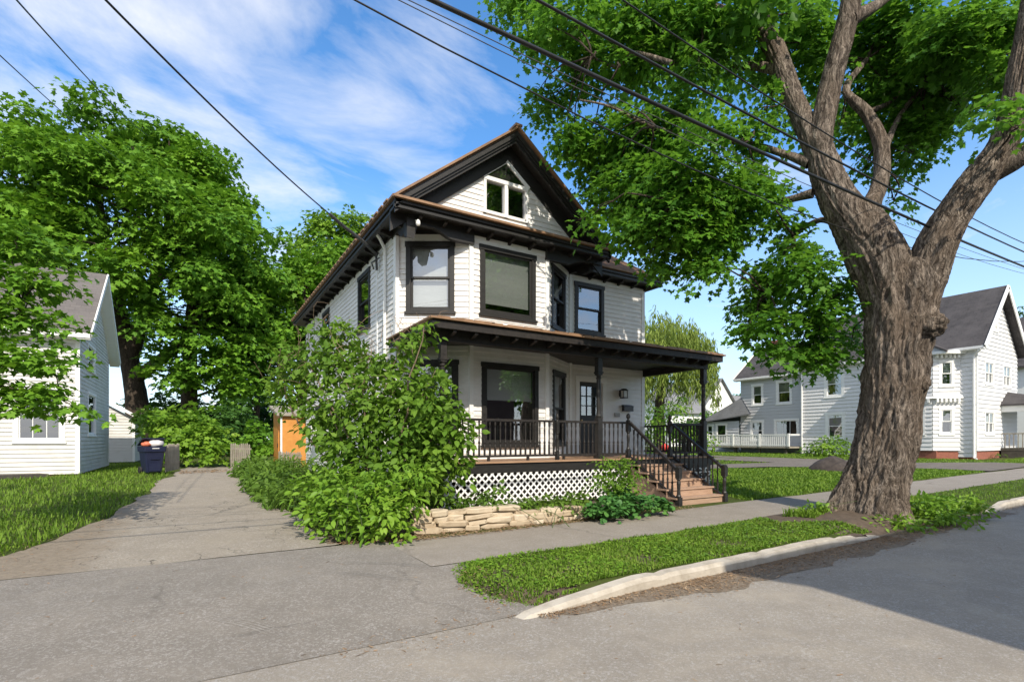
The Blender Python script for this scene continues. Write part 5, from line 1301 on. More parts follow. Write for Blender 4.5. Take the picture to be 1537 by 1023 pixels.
# ================================================================== BIN, FENCES, SOIL HEAP
def bin_():
    p = P(228, 0, 21); x, y = p.x, p.y; z = g(x, y)+0.02
    t = empty('trash_bin', (x, y, z), 'dark blue wheeled bin overfilled with white bags beside the driveway', 'bin')
    w0, w1, d0, d1, h = 0.27, 0.36, 0.30, 0.42, 1.10
    an = R(20); ca, sa = math.cos(an), math.sin(an)
    Rr = lambda a, b, c: (x + a*ca - b*sa, y + a*sa + b*ca, z + c)
    m = MB(); n = 5
    def ringp(w, d, zz_, r=0.05): 
        return [Rr(a, b, zz_) for a, b in ((-w+r, -d), (w-r, -d), (w, -d+r), (w, d-r), (w-r, d), (-w+r, d), (-w, d-r), (-w, -d+r))]
    rr = [ringp(w0, d0, 0.06), ringp(w0+0.05, d0+0.06, 0.6), ringp(w1-0.02, d1-0.02, 0.88), ringp(w1+0.02, d1+0.02, 0.89), ringp(w1+0.03, d1+0.03, h)]
    for r_ in rr: m.v += r_
    for q in range(4):
        for k in range(8): l = (k+1) % 8; m.f.append((q*8+k, q*8+l, q*8+8+l, q*8+8+k)); m.m.append(0)
    m.f.append(tuple(reversed(range(8)))); m.m.append(0)
    # recessed grip and raised panel on the front
    def fb(a0, a1, b, c0, c1, dp): m.hexa([Rr(a0, b-dp, c0), Rr(a1, b-dp, c0), Rr(a1, b, c0), Rr(a0, b, c0)], [Rr(a0, b-dp, c1), Rr(a1, b-dp, c1), Rr(a1, b, c1), Rr(a0, b, c1)])
    fb(-0.2, 0.2, -d0-0.035, 0.1, 0.42, 0.012); fb(-0.16, 0.16, -d0-0.08, 0.58, 0.63, 0.02)
    m.build('body', 'bin_blue', t)
    m = MB(); m.hexa([Rr(-0.38, d1+0.02, h+0.02), Rr(0.38, d1+0.02, h+0.02), Rr(0.38, -0.25, h+0.30), Rr(-0.38, -0.25, h+0.30)], [Rr(-0.38, d1+0.03, h+0.06), Rr(0.38, d1+0.03, h+0.06), Rr(0.38, -0.25, h+0.34), Rr(-0.38, -0.25, h+0.34)])
    m.build('lid', 'bin_blue', t)
    for s_ in (-1, 1):
        m = MB(); pts = [Rr(s_*(w0+0.02), d0, 0.14), Rr(s_*(w0+0.09), d0, 0.14)]; m.tube(pts, 0.14, 14); m.build('wheel', 'rubber', t)
    m = MB(); m.tube([Rr(-0.3, d1+0.08, h-0.02), Rr(0.3, d1+0.08, h-0.02)], 0.02, 8); m.build('handle', 'bin_blue', t)
    m = MB(); m.box(-0.12, 0.12, -0.005, 0.0, -0.015, 0.015); o = m.build('label_strip', 'blind_white', t, (0, 0, 0)); o.location = Vector(Rr(0, -d1-0.035, h-0.08)) - WL[t]; o.rotation_euler = (0, 0, an)
    rb = random.Random(3)
    for lab, cx_, cy_, cz_, s_, mt in (('crumpled white rubbish bag bulging from the blue bin', 0.10, -0.06, h+0.10, 0.30, 'bag_white'), ('white and red printed bag squeezed into the bin corner', -0.22, -0.12, h+0.08, 0.19, 'bag_red')):
        m = MB(); nu, nv = 16, 9
        for j in range(nv+1):
            for i in range(nu):
                th = 2*math.pi*i/nu; ph = math.pi*j/nv; d = Vector((math.sin(ph)*math.cos(th), math.sin(ph)*math.sin(th), math.cos(ph)))
                r_ = s_*(1+0.28*mnoise.noise(d*2.3+Vector((cx_*9, 0, 0)))+0.08*mnoise.noise(d*6)); m.v.append(Rr(cx_+d.x*r_, cy_+d.y*r_, cz_+d.z*r_*0.62))
        for j in range(nv):
            for i in range(nu): l = (i+1) % nu; m.f.append((j*nu+i, (j+1)*nu+i, (j+1)*nu+l, j*nu+l)); m.m.append(0)
        tag(m.build('rubbish_bag', mt, None, Rr(cx_, cy_, cz_), smooth=True), lab, 'bag')
bin_()
def picket_fence(name, a, b, h, label, gap=0.13, w=0.085, post=True, z_off=0.05):
    a = Vector((a[0], a[1], 0)); b = Vector((b[0], b[1], 0)); L = (b-a).length; d = (b-a).normalized()
    zb_ = g((a.x+b.x)/2, (a.y+b.y)/2)
    t = empty(name, ((a.x+b.x)/2, (a.y+b.y)/2, zb_), label, 'gate' if 'gate' in name else 'fence')
    F = Frame((a.x, a.y), (b.x, b.y)); n = int(L/gap)
    for k in range(n):
        m = MB(); s = (k+0.5)*L/n; hh = h*(0.95+0.08*random.random()); z0 = zb_+z_off
        m.fbox(F, s-w/2, s+w/2, 0.0, 0.022, z0, z0+hh-0.06)
        p = [F.pt(s-w/2, 0.022, z0+hh-0.06), F.pt(s+w/2, 0.022, z0+hh-0.06), F.pt(s, 0.022, z0+hh)]
        m.hexa(p[::1], [q - F.n*0.022 for q in p]); m.build('picket', 'picket_wood', t)
    for zz_ in (0.25, 0.78):
        m = MB(); m.fbox(F, 0, L, -0.045, -0.001, zb_+h*zz_, zb_+h*zz_+0.08); m.build('rail', 'picket_wood', t)
    return t
p0 = P(346, 0, 24.6); p1 = P(376, 0, 24.0); picket_fence('picket_gate', (p0.x, p0.y), (p1.x, p1.y), 1.18, 'short weathered picket gate standing open at the end of the driveway')
p0 = P(247, 0, 21.3); p1 = P(269, 0, 23.6); picket_fence('picket_fence', (p0.x, p0.y), (p1.x, p1.y), 1.15, 'grey leaning picket fence section right behind the blue bin', gap=0.17, w=0.085)
p0 = P(418, 0, 23.9); p1 = P(452, 0, 23.0); picket_fence('picket_fence', (p0.x, p0.y), (p1.x, p1.y), 0.8, 'pale picket fence half hidden by plants before the orange shed')
m = MB(); c = P(1250, 706, 21.5); n = 26; m.v.append((c.x, c.y, g(c.x, c.y)+0.62))
for j in range(1, 6):
    for k in range(n):
        a = 2*math.pi*k/n; rr = 1.05*j/5*(1+0.12*mnoise.noise(Vector((math.cos(a)*2, math.sin(a)*2, j*.7)))); hgt = 0.62*(1-(j/5)**1.3)+0.06*mnoise.noise(Vector((rr*math.cos(a)*5, rr*math.sin(a)*5, 1)))
        m.v.append((c.x+rr*math.cos(a), c.y+rr*math.sin(a), g(c.x, c.y)+max(-0.05, hgt) - (0.06 if j == 5 else 0)))
for k in range(n): m.f.append((0, 1+k, 1+(k+1) % n)); m.m.append(0)
for j in range(4):
    for k in range(n): l = (k+1) % n; m.f.append((1+j*n+k, 1+(j+1)*n+k, 1+(j+1)*n+l, 1+j*n+l)); m.m.append(0)
tag(m.build('soil_heap', 'soil_dark', None, (c.x, c.y, g(c.x, c.y)), smooth=True), 'heap of dark soil on the gravel drive beyond the old maple', 'soil heap')
# house across the street, behind the camera: it shades the roadway
far_house('street_house', 3.6, 17.0, -16.0, -6.2, 8.9, 11.5, 'x', 'house across the street whose shadow falls over the roadway', 'shingle_dark', wmat='street_brick', z0=-0.3)

# ================================================================== CABLES
def cable(name, pts, r, label, mat='cable_black', sub=24, cat='cable', group=None):
    p = [Vector(q) for q in pts]; out = []
    if len(p) == 3:                                   # parabola through three points
        for k in range(sub+1):
            u = k/sub*2; l0 = (u-1)*(u-2)/2; l1 = -u*(u-2); l2 = u*(u-1)/2
            out.append(p[0]*l0 + p[1]*l1 + p[2]*l2)
    else: out = p
    m = MB(); m.tube(out, r, 6); o = m.build(name, mat, None, out[0], smooth=True)
    return tag(o, label, cat, group)
def ext3(a, b, c, t0, t1):
    """extend the parabola of three points in X by amounts either side"""
    def ev(x):
        r_ = Vector((x, 0, 0))
        for comp in (1, 2):
            v = 0
            for i, (p, q, s) in enumerate(((a, b, c), (b, a, c), (c, a, b))):
                v += p[comp]*(x-q[0])*(x-s[0])/((p[0]-q[0])*(p[0]-s[0]))
            r_[comp] = v
        return r_
    return [ev(a[0]-t0), ev((a[0]-t0+c[0]+t1)/2), ev(c[0]+t1)]
UG = 'street cables crossing before the old maple'
cable('overhead_cable', ext3(PY(700, 24.5, 4.1), PY(1190, 250, 4.1), PY(1537, 400, 4.1), 9, 12), 0.021, 'thickest black street cable, lowest across the old maple trunk', group=UG)
cable('overhead_cable', ext3(PY(850, 24, 4.15), PY(1190, 207, 4.15), PY(1537, 378, 4.15), 9, 12), 0.015, 'black street cable running just above the thickest one', group=UG)
cable('overhead_cable', ext3(PY(934, 0, 4.3), PY(1223, 190, 4.3), PY(1537, 365, 4.3), 9, 12), 0.010, 'thin upper street cable crossing the maple limbs', group=UG)
cable('overhead_cable', ext3(PY(530, 0, 5.0), PY(800, 140, 5.0), PY(1380, 375, 5.0), 5, 30), 0.009, 'thin cable left of the thick one, vanishing into the maple leaves', group=UG)
cable('overhead_cable', ext3(PY(597, 0, 5.6), PY(830, 115, 5.6), PY(1430, 378, 5.6), 5, 30), 0.006, 'hair thin wire, left one of the close pair above the roof', 'cable_grey', group=UG)
cable('overhead_cable', ext3(PY(612, 0, 5.7), PY(850, 113, 5.7), PY(1450, 374, 5.7), 5, 30), 0.006, 'hair thin wire, right one of the close pair above the roof', 'cable_grey', group=UG)
hp = Vector((XL-0.1, 12.72, 6.05)); n0 = P(165, 0, 5.0); n00 = P(60, -95, 4.4); mid = P(370, 205, 8.3)
def hung(a, b, sag, n=24): return [a.lerp(b, k/n) - Vector((0, 0, 4*sag*(k/n)*(1-k/n))) for k in range(n+1)]
p_ = hung(P(15, -147, 4.0), P(497, 323, 11.2), 0.10)
sd_ = cable('service_cable', p_ , 0.0125, 'black service cable dropping to the house corner', cat='cable')
m = MB(); m.tube([P(495, 321.5, 11.15), P(515, 339, 11.6), P(545, 362, 12.2), hp], 0.036, 8); m.build('sleeve', 'cable_grey', sd_)
cable('service_cable', hung(P(-75, -112, 5.0), P(225, 205, 36), 0.25), 0.013, 'black cable running down into the big tree at the left')
cable('service_cable', hung(P(-90, 0, 5.0), P(215, 262, 35), 0.25), 0.008, 'thin cable lowest over the big tree at the left')

# ================================================================== TREES AND PLANTS
def bark_tube(pts, rad, n=40, step=0.08, ridge=0.05, freq=5.0, seed=0, flare=None, groove=None, lumps=0.05):
    """dense tube along a smooth path with furrowed bark; returns verts, faces"""
    pts = [Vector(p) for p in pts]
    # Catmull-Rom
    P_ = [pts[0]*2-pts[1]] + pts + [pts[-1]*2-pts[-2]]; Rr_ = [rad[0]] + list(rad) + [rad[-1]]
    path, rr = [], []
    for i in range(1, len(P_)-2):
        L = (P_[i+1]-P_[i]).length; k = max(2, int(L/step))
        for j in range(k):
            t = j/k; t2, t3 = t*t, t*t*t
            path.append(0.5*((2*P_[i]) + (P_[i+1]-P_[i-1])*t + (2*P_[i-1]-5*P_[i]+4*P_[i+1]-P_[i+2])*t2 + (3*P_[i]-P_[i-1]-3*P_[i+1]+P_[i+2])*t3))
            rr.append(Rr_[i]*(1-t) + Rr_[i+1]*t)
    path.append(P_[-2]); rr.append(Rr_[-2])
    V, Fc = [], []; t = (path[1]-path[0]).normalized(); u = Vector((1, 0, 0)); u = (u - t*u.dot(t)).normalized(); s = 0.0
    for k, p in enumerate(path):
        t = (path[min(k+1, len(path)-1)] - path[max(k-1, 0)]).normalized(); u = (u - t*u.dot(t)).normalized(); w = t.cross(u)
        if k: s += (p-path[k-1]).length
        for j in range(n):
            a = 2*math.pi*j/n; ca, sa = math.cos(a), math.sin(a)
            warp = 0.9*mnoise.noise(Vector((ca*1.3, sa*1.3, s*0.9+seed)))
            q = Vector((ca*freq*(1+0.15*warp), sa*freq*(1+0.15*warp), s*1.1+seed*3.7+warp))
            rg = 1-abs(mnoise.noise(q))*2.2; rg2 = 1-abs(mnoise.noise(q*2.3+Vector((5, 1, s*1.3))))*2 + 0.7*(0.5-abs(mnoise.noise(q*5.1+Vector((2, 7, s*2.5))))*2)
            lm = mnoise.noise(Vector((ca*1.2, sa*1.2, s*1.3+seed*9)))
            f = 1 + ridge*(rg*0.9 + rg2*0.45 - 0.6) + lumps*lm
            if flare: f += flare(a, s, p)
            if groove: f -= groove(p + (u*ca+w*sa)*rr[k], p)
            V.append(tuple(p + (u*ca + w*sa)*rr[k]*f))
    for k in range(len(path)-1):
        for j in range(n): l = (j+1) % n; Fc.append((k*n+j, k*n+l, (k+1)*n+l, (k+1)*n+j))
    Fc.append(tuple((len(path)-1)*n+j for j in range(n)))
    return V, Fc
def add_vf(m, VF):
    i0 = len(m.v); m.v += VF[0]
    for f in VF[1]: m.f.append(tuple(i0+k for k in f)); m.m.append(0)

def limb_pts(lst):
    """(px, py, width px, depth) -> world points, radii"""
    return [P(a, b, d) for a, b, w, d in lst], [w/2*d/FPX for a, b, w, d in lst]

# ---- the old maple at the kerb
base_p = P(1308, 778, 9.75)
mt = empty('maple_tree', (base_p.x, base_p.y, base(base_p.x)), 'huge old maple with a gnarled forked trunk growing between kerb and sidewalk', 'tree')
def mflare(a, s, p):
    h = p.z - base(11)
    e = math.exp(-max(h, 0)/0.42)
    return e*(0.20 + 0.17*math.sin(3*a+0.6) + 0.12*math.sin(5*a+2.0) + 0.08*math.sin(8*a)) + 0.055*math.sin(3*a+1.3*h+0.5) + 0.035*math.sin(5*a-0.9*h+2)
gr_c = [P(1361, 385, 9.35), P(1358, 430, 9.3), P(1358, 480, 9.25), P(1364, 540, 9.22), P(1356, 600, 9.22), P(1342, 650, 9.25), P(1338, 690, 9.3)]
def mgroove(q, p):
    v = 0
    for a, b in zip(gr_c, gr_c[1:]):
        d = b-a; t = min(1, max(0, (q-a).dot(d)/d.length_squared)); dist = (q-(a+d*t)).length
        v = max(v, 0.42*math.exp(-(dist/0.13)**2) - 0.07*math.exp(-((dist-0.30)/0.12)**2))
    return v
tk = MB()
tp, tr_ = limb_pts([(1302, 812, 102, 9.85), (1303, 775, 99, 9.85), (1311, 735, 95, 9.85), (1322, 690, 97, 9.85), (1333, 640, 97, 9.85), (1339, 590, 98, 9.85), (1343, 540, 99, 9.85), (1349, 490, 106, 9.85), (1349, 440, 110, 9.85), (1345, 410, 96, 9.85), (1344, 396, 70, 9.85)])
tr_ = [r_*0.79 for r_ in tr_]
add_vf(tk, bark_tube(tp, tr_, 220, 0.03, 0.115, 4.2, 1, mflare, mgroove, 0.10))
L1 = limb_pts([(1338, 470, 80, 9.9), (1325, 410, 98, 9.9), (1303, 365, 96, 9.95), (1278, 330, 72, 10.0), (1254, 292, 60, 10.1), (1237, 250, 54, 10.2), (1229, 205, 36, 10.3), (1232, 180, 16, 10.3)])
add_vf(tk, bark_tube(L1[0], [q*0.75 for q in L1[1]], 130, 0.035, 0.105, 5, 2, None, None, 0.06))
L1a = limb_pts([(1238, 275, 22, 10.2), (1228, 235, 36, 10.25), (1210, 190, 34, 10.4), (1192, 150, 31, 10.5), (1175, 105, 31, 10.7), (1156, 60, 33, 10.9), (1138, 30, 24, 11.0), (1115, 0, 20, 11.2), (1075, -25, 16, 11.5), (1010, -60, 10, 11.8)])
add_vf(tk, bark_tube(L1a[0], [q*0.86 for q in L1a[1]], 72, 0.045, 0.09, 4, 3))
L1b = limb_pts([(1240, 270, 20, 10.2), (1231, 215, 38, 10.2), (1240, 160, 36, 10.2), (1252, 105, 34, 10.1), (1267, 50, 33, 10.0), (1278, 0, 31, 9.9), (1290, -60, 27, 9.8), (1300, -160, 20, 9.6), (1290, -280, 10, 9.6)])
add_vf(tk, bark_tube(L1b[0], [q*0.86 for q in L1b[1]], 72, 0.045, 0.09, 4, 4))
L2 = limb_pts([(1368, 470, 78, 9.8), (1384, 420, 82, 9.75), (1404, 370, 72, 9.6), (1428, 327, 64, 9.45), (1462, 278, 64, 9.3), (1500, 228, 54, 9.15), (1518, 180, 48, 9.0), (1532, 110, 46, 8.9), (1545, 40, 42, 8.8), (1560, -80, 32, 8.6), (1560, -220, 18, 8.4)])
add_vf(tk, bark_tube(L2[0], [q*0.71 for q in L2[1]], 130, 0.035, 0.105, 5, 5, None, None, 0.06))
L2b = limb_pts([(1470, 272, 22, 9.25), (1495, 256, 30, 9.2), (1530, 236, 28, 9.0), (1580, 190, 24, 8.8), (1660, 120, 14, 8.6)]); add_vf(tk, bark_tube(*L2b, 32, 0.07, 0.06, 4, 6))
L3 = limb_pts([(1345, 392, 44, 9.95), (1322, 345, 38, 10.0), (1308, 315, 30, 10.1), (1318, 285, 25, 10.2), (1324, 255, 24, 10.3), (1322, 215, 22, 10.4), (1302, 172, 18, 10.6), (1270, 135, 12, 10.8), (1300, 90, 8, 11.0)])
add_vf(tk, bark_tube(L3[0], [q*0.90 for q in L3[1]], 32, 0.06, 0.10, 4, 7, None, None, 0.15))
def branch(lst, seed, n=14):
    lst = [lst[0]] + [(a, b, w*0.85, d+0.7*min(1, k/2)) for k, (a, b, w, d) in enumerate(lst[1:], 1)]
    add_vf(tk, bark_tube(*limb_pts(lst), n, 0.1, 0.05, 3, seed))
branch([(1180, 108, 20, 10.7), (1140, 100, 15, 10.6), (1100, 98, 12, 10.5), (1050, 88, 8, 10.3), (1000, 95, 5, 10.1)], 11)
branch([(1150, 40, 18, 10.9), (1100, 20, 14, 10.8), (1040, 0, 11, 10.6), (960, -20, 8, 10.4)], 12)
branch([(1215, 245, 16, 10.3), (1180, 232, 12, 10.2), (1120, 215, 10, 10.0), (1060, 210, 8, 9.8), (980, 190, 6, 9.7), (915, 160, 4, 9.6), (870, 150, 3, 9.6)], 13)
branch([(1220, 290, 14, 10.2), (1180, 300, 11, 10.2), (1150, 298, 9, 10.0), (1080, 300, 7, 9.8), (1010, 305, 4, 9.7)], 14)
branch([(1010, 95, 7, 10.0), (950, 80, 8, 10.2), (930, 100, 6, 10.2), (890, 85, 4, 10.3), (850, 30, 3, 10.3)], 15)
branch([(1275, 345, 14, 10.2), (1232, 330, 9, 10.4), (1190, 355, 7, 10.5), (1175, 385, 5, 10.6), (1150, 440, 3, 10.7)], 16)
branch([(1300, 395, 12, 10.1), (1280, 420, 9, 10.4), (1255, 440, 6, 10.6), (1225, 470, 3, 10.8)], 17)
branch([(1324, 235, 10, 10.3), (1350, 175, 8, 10.5), (1390, 120, 6, 10.7), (1420, 60, 4, 10.9)], 18)
branch([(1275, 30, 22, 9.9), (1320, 5, 16, 9.9), (1370, -40, 12, 9.9), (1420, -120, 8, 9.9)], 19)
branch([(1300, 170, 9, 10.6), (1340, 150, 6, 10.8), (1370, 110, 4, 11)], 20)
trunk = tk.build('trunk', 'bark_old', mt, smooth=True)
# the burl
m = MB(); c = P(1393, 488, 9.5); nu, nv = 40, 24
for j in range(nv+1):
    for i in range(nu):
        th = 2*math.pi*i/nu; ph = math.pi*j/nv; d = Vector((math.sin(ph)*math.cos(th), math.sin(ph)*math.sin(th), math.cos(ph)))
        r_ = 0.24*(1+0.30*mnoise.noise(d*2.0)+0.20*mnoise.noise(d*5+Vector((3, 0, 0)))+0.13*mnoise.noise(d*12)); m.v.append((c.x+d.x*r_*1.15, c.y+d.y*r_*1.1, c.z+d.z*r_*0.95))
for j in range(nv):
    for i in range(nu): l = (i+1) % nu; m.f.append((j*nu+i, (j+1)*nu+i, (j+1)*nu+l, j*nu+l)); m.m.append(0)
m.build('burl', 'bark_old', mt, smooth=True)
m = MB(); c = P(1384, 575, 9.55)
for j in range(13):
    for i in range(20):
        th = 2*math.pi*i/20; ph = math.pi*j/12; d = Vector((math.sin(ph)*math.cos(th), math.sin(ph)*math.sin(th), math.cos(ph)))
        r_ = 0.13*(1+0.3*mnoise.noise(d*3)+0.15*mnoise.noise(d*9)); m.v.append((c.x+d.x*r_, c.y+d.y*r_, c.z+d.z*r_*1.2))
for j in range(12):
    for i in range(20): l = (i+1) % 20; m.f.append((j*20+i, (j+1)*20+i, (j+1)*20+l, j*20+l)); m.m.append(0)
m.build('burl', 'bark_old', mt, smooth=True)

# crown: clusters of foliage hung on the limbs; (px, py, rx, ry, depth, density)
mb = [ (770, 5, 45, 25, 10.6, .8), (820, 40, 40, 35, 10.4, .9), (880, 20, 60, 45, 10.2, 1), (960, 25, 70, 50, 10.0, 1), (1040, 30, 60, 45, 10.2, 1), (1100, 60, 40, 35, 10.6, .8),
 (880, 85, 45, 30, 10.3, .7), (960, 95, 50, 35, 10.0, .8), (1040, 105, 45, 35, 10, .7), (810, 160, 30, 35, 10.6, .8), (836, 205, 30, 34, 10.4, .9), (850, 130, 22, 28, 10.5, .5),
 (880, 215, 45, 45, 10.2, 1), (940, 195, 50, 45, 9.8, 1), (1000, 190, 45, 45, 9.8, .9), (1060, 200, 40, 45, 9.9, .6), (922, 285, 46, 46, 10.2, 1.1), (880, 325, 26, 18, 10.3, .8), (965, 275, 60, 50, 9.8, 1.1), (1030, 265, 55, 50, 9.8, 1.1), (1090, 275, 45, 45, 10, 1),
 (940, 340, 40, 30, 10.1, 1), (1000, 345, 65, 45, 9.9, 1.1), (1065, 345, 55, 45, 10, 1.1), (990, 395, 28, 26, 10.2, .9), (1050, 400, 34, 22, 10.1, .9), (1100, 330, 40, 50, 10.1, .8), (1140, 280, 40, 45, 10.5, .8), (1120, 200, 35, 40, 10.8, .6), (1150, 160, 25, 40, 11, .5),
 (1160, 330, 35, 30, 10.7, .6), (1195, 365, 32, 25, 10.8, .8), (1160, 415, 38, 28, 10.8, .9), (1215, 410, 48, 36, 10.8, 1), (1130, 455, 34, 28, 10.9, .8), (1165, 480, 36, 28, 10.8, .9), (1225, 470, 40, 34, 10.8, 1), (1120, 500, 24, 16, 11, .7), (1175, 515, 30, 20, 11, .8), (1230, 520, 42, 30, 10.9, .9), (1270, 440, 28, 40, 11, .9), (1195, 545, 22, 14, 11, .6), (1275, 510, 20, 30, 11, .8),
 (1220, 60, 35, 60, 11.5, .9), (1200, 20, 40, 40, 11.6, .9), (1300, 60, 50, 55, 11.2, 1), (1360, 40, 55, 50, 11, 1.1), (1420, 50, 55, 50, 10.8, 1.1), (1480, 40, 50, 45, 10.4, 1.1), (1530, 40, 40, 45, 10, 1), (1330, 120, 45, 40, 11.2, 1), (1385, 130, 50, 45, 11, 1.1), (1440, 120, 45, 35, 10.8, 1), (1500, 110, 40, 30, 10.0, .9),
 (1290, 150, 28, 35, 11.3, .8), (1345, 190, 42, 34, 11.2, 1), (1395, 190, 34, 30, 11, .9), (1370, 225, 30, 18, 11.1, .7), (1265, 190, 20, 25, 11.4, .6), (1330, 250, 24, 22, 11.2, .6), (1300, 250, 14, 18, 11.2, .5), (1505, 160, 34, 18, 8.6, .7), (1520, 185, 26, 14, 8.5, .7), (1450, 170, 18, 14, 10.6, .5), (1345, 300, 16, 14, 10.9, .4),
 (1165, 100, 26, 40, 11.5, .7), (1235, 120, 20, 40, 11.6, .6)]
cr = np.random.default_rng(21)
cl = []
for (px, py, rx, ry, f, dn) in mb:
    for q in range(2):
        ff = f + max(0, min(1, (1060-px)/120))*1.3 + cr.normal()*0.4; pp = P(px + (14 if px < 960 and py > 90 else 0) + cr.normal()*rx*0.25, py + cr.normal()*ry*0.2, ff); s = ff/FPX
        cl.append((pp.x, pp.y, pp.z, rx*s*0.9, rx*s*0.9, ry*s*0.85, dn*0.62))
foliage('crown', 'leaf_maple', mt, cr, cl, per_m2=44, lpers=18, sr=0.34, ls=0.117, shape='maple', droop=0.5, upness=1.1, flat=0.28)
# twigs into the clusters
def skel(limbs): return [p for l in limbs for p in l[0]]
sk = skel([L1, L1a, L1b, L2, L2b, L3]) + [P(*q) for q in ((1050, 88, 10.3), (1000, 95, 10.1), (1100, 20, 10.8), (960, -20, 10.4), (1120, 215, 10), (1060, 210, 9.8), (980, 190, 9.7), (1080, 300, 9.8), (1010, 305, 9.7), (930, 100, 10.2), (890, 85, 10.3), (1190, 355, 10.5), (1150, 440, 10.7), (1225, 470, 10.8), (1390, 120, 10.7), (1320, 5, 9.9))]
tw = MB(); tr2 = random.Random(9)
def twig(m, a, b, r0, r1, sag=0.15, n=6, sides=5):
    a = Vector(a); b = Vector(b); L = (b-a).length; off = Vector((tr2.uniform(-1, 1), tr2.uniform(-1, 1), tr2.uniform(0, 1)))*L*sag
    pts = [a.lerp(b, t/n) + off*math.sin(math.pi*t/n) + Vector((tr2.uniform(-1, 1), tr2.uniform(-1, 1), tr2.uniform(-1, 1)))*L*0.02 for t in range(n+1)]
    m.tube(pts, [r0+(r1-r0)*t/n for t in range(n+1)], sides); return pts
for c in cl:
    v = Vector(c[:3]); nb = min(sk, key=lambda s_: (s_-v).length + (0.5 if s_.z > v.z+0.6 else 0))
    pts = twig(tw, nb, v, 0.022, 0.010)
    for k in range(4):
        d = Vector((tr2.gauss(0, 1), tr2.gauss(0, 1), tr2.gauss(0, 0.6))).normalized()
        twig(tw, pts[-1 - (k % 3)], v + Vector((d.x*c[3], d.y*c[4], d.z*c[5]))*0.8, 0.010, 0.004, 0.12, 4, 4)
tag(tw.build('twigs', 'bark_dark', mt, smooth=True), kind='stuff')
# the crown above and outside the picture, which shades the ground and the house's right half
up = []
for k in range(15):
    x = cr.uniform(9.0, 17.5); y = cr.uniform(5.0, 9.5); z = cr.uniform(10.0, 15.5)
    if ((x-12.6)/5.5)**2 + ((y-5)/5)**2 + ((z-10.5)/5.5)**2 > 1: continue
    v = Vector((x, y, z)); up.append((x, y, z, 1.25, 1.25, 0.85, 0.8))
foliage('crown', 'leaf_maple', mt, cr, up, per_m2=7, lpers=14, sr=0.5, ls=0.20, shape='quad', droop=0.5)

# ---- generic trees
def tree(name, label, loc, clusters, lmat, trunk_pts, trunk_r, bark='bark_dark', seed=1, limbs=True, group=None, cat='tree', n=24, twr=0.06, **kw):
    t = empty(name, loc, label, cat, group)
    rg = np.random.default_rng(seed); m = MB()
    for pts, rr in zip(trunk_pts, trunk_r): add_vf(m, bark_tube(pts, rr, n, 0.35, 0.05, 4, seed))
    if limbs:
        allp = [Vector(p) for pts in trunk_pts for p in pts[1:]]
        for c in clusters:
            v = Vector(c[:3]); low = [p for p in allp if p.z < v.z+0.5] or allp
            nb = min(low, key=lambda s_: (s_-v).length); twig(m, nb, v, twr, twr*0.3, 0.12, 6, 6)
    m.build('trunk', bark, t, smooth=True)
    foliage('crown', lmat, t, rg, clusters, **kw)
    return t
def dome(rg, c, rx, ry, rz, n, cr_, flat=0.55, zmin=-0.35, shell=0.35):
    out = []
    while len(out) < n:
        d = rg.normal(size=3); d /= np.linalg.norm(d)
        if d[2] < zmin: continue
        r_ = 1 - shell*rg.random()**1.5
        s = cr_*(0.7+0.6*rg.random()); out.append((c[0]+d[0]*rx*r_, c[1]+d[1]*ry*r_, c[2]+d[2]*rz*r_, s, s, s*flat, 1.0))
    return out
rg = np.random.default_rng(5)
# great tree behind the left house
b = P(205, 660, 41); bz = 0.1; f_ = 40
def Q(px, py, f=f_): return P(px, py, f)
cc = Q(190, 390); cl = dome(rg, (cc.x, cc.y, cc.z), 10.2, 8.5, 10.6, 120, 2.1, 0.6, -0.45, 0.30)
cl += [(*Q(a, b_, f), s, s, s*.6, 1) for a, b_, f, s in ((60, 300, 36, 2.5), (120, 330, 34, 2.4), (250, 300, 34, 2.4), (330, 330, 35, 2.3), (180, 260, 34, 2.4), (300, 400, 35, 2.2), (350, 450, 37, 2.0), (230, 480, 36, 2.0), (150, 430, 36, 1.6), (270, 560, 38, 2.2), (330, 540, 38, 2.2), (300, 500, 37, 2.0), (380, 520, 39, 2.2), (360, 580, 39, 2.0), (250, 530, 38, 1.6))]
T_ = [[Q(208, 700, 41), Q(205, 600, 41), Q(190, 520, 41), Q(172, 440, 41), Q(160, 380, 41), Q(150, 300, 41)], [Q(196, 540, 41), Q(215, 470, 41), Q(232, 420, 41), Q(250, 350, 41), Q(262, 280, 41)], [Q(200, 570, 41), Q(240, 540, 40), Q(285, 500, 39), Q(292, 430, 39), Q(300, 370, 39)], [Q(285, 690, 41), Q(284, 600, 40.5), Q(286, 500, 40), Q(290, 420, 40)]]
tree('maple_tree', 'great spreading maple filling the sky behind the weathered white house', (b.x, b.y, bz), cl, 'leaf_far_maple', T_, [[0.95, 0.75, 0.6, 0.5, 0.35, 0.2], [0.55, 0.5, 0.4, 0.3, 0.15], [0.5, 0.4, 0.35, 0.28, 0.12], [0.7, 0.55, 0.45, 0.25]], seed=5, per_m2=2.4, lpers=18, sr=0.95, ls=0.36, shape='maple', droop=0.45, twr=0.12)
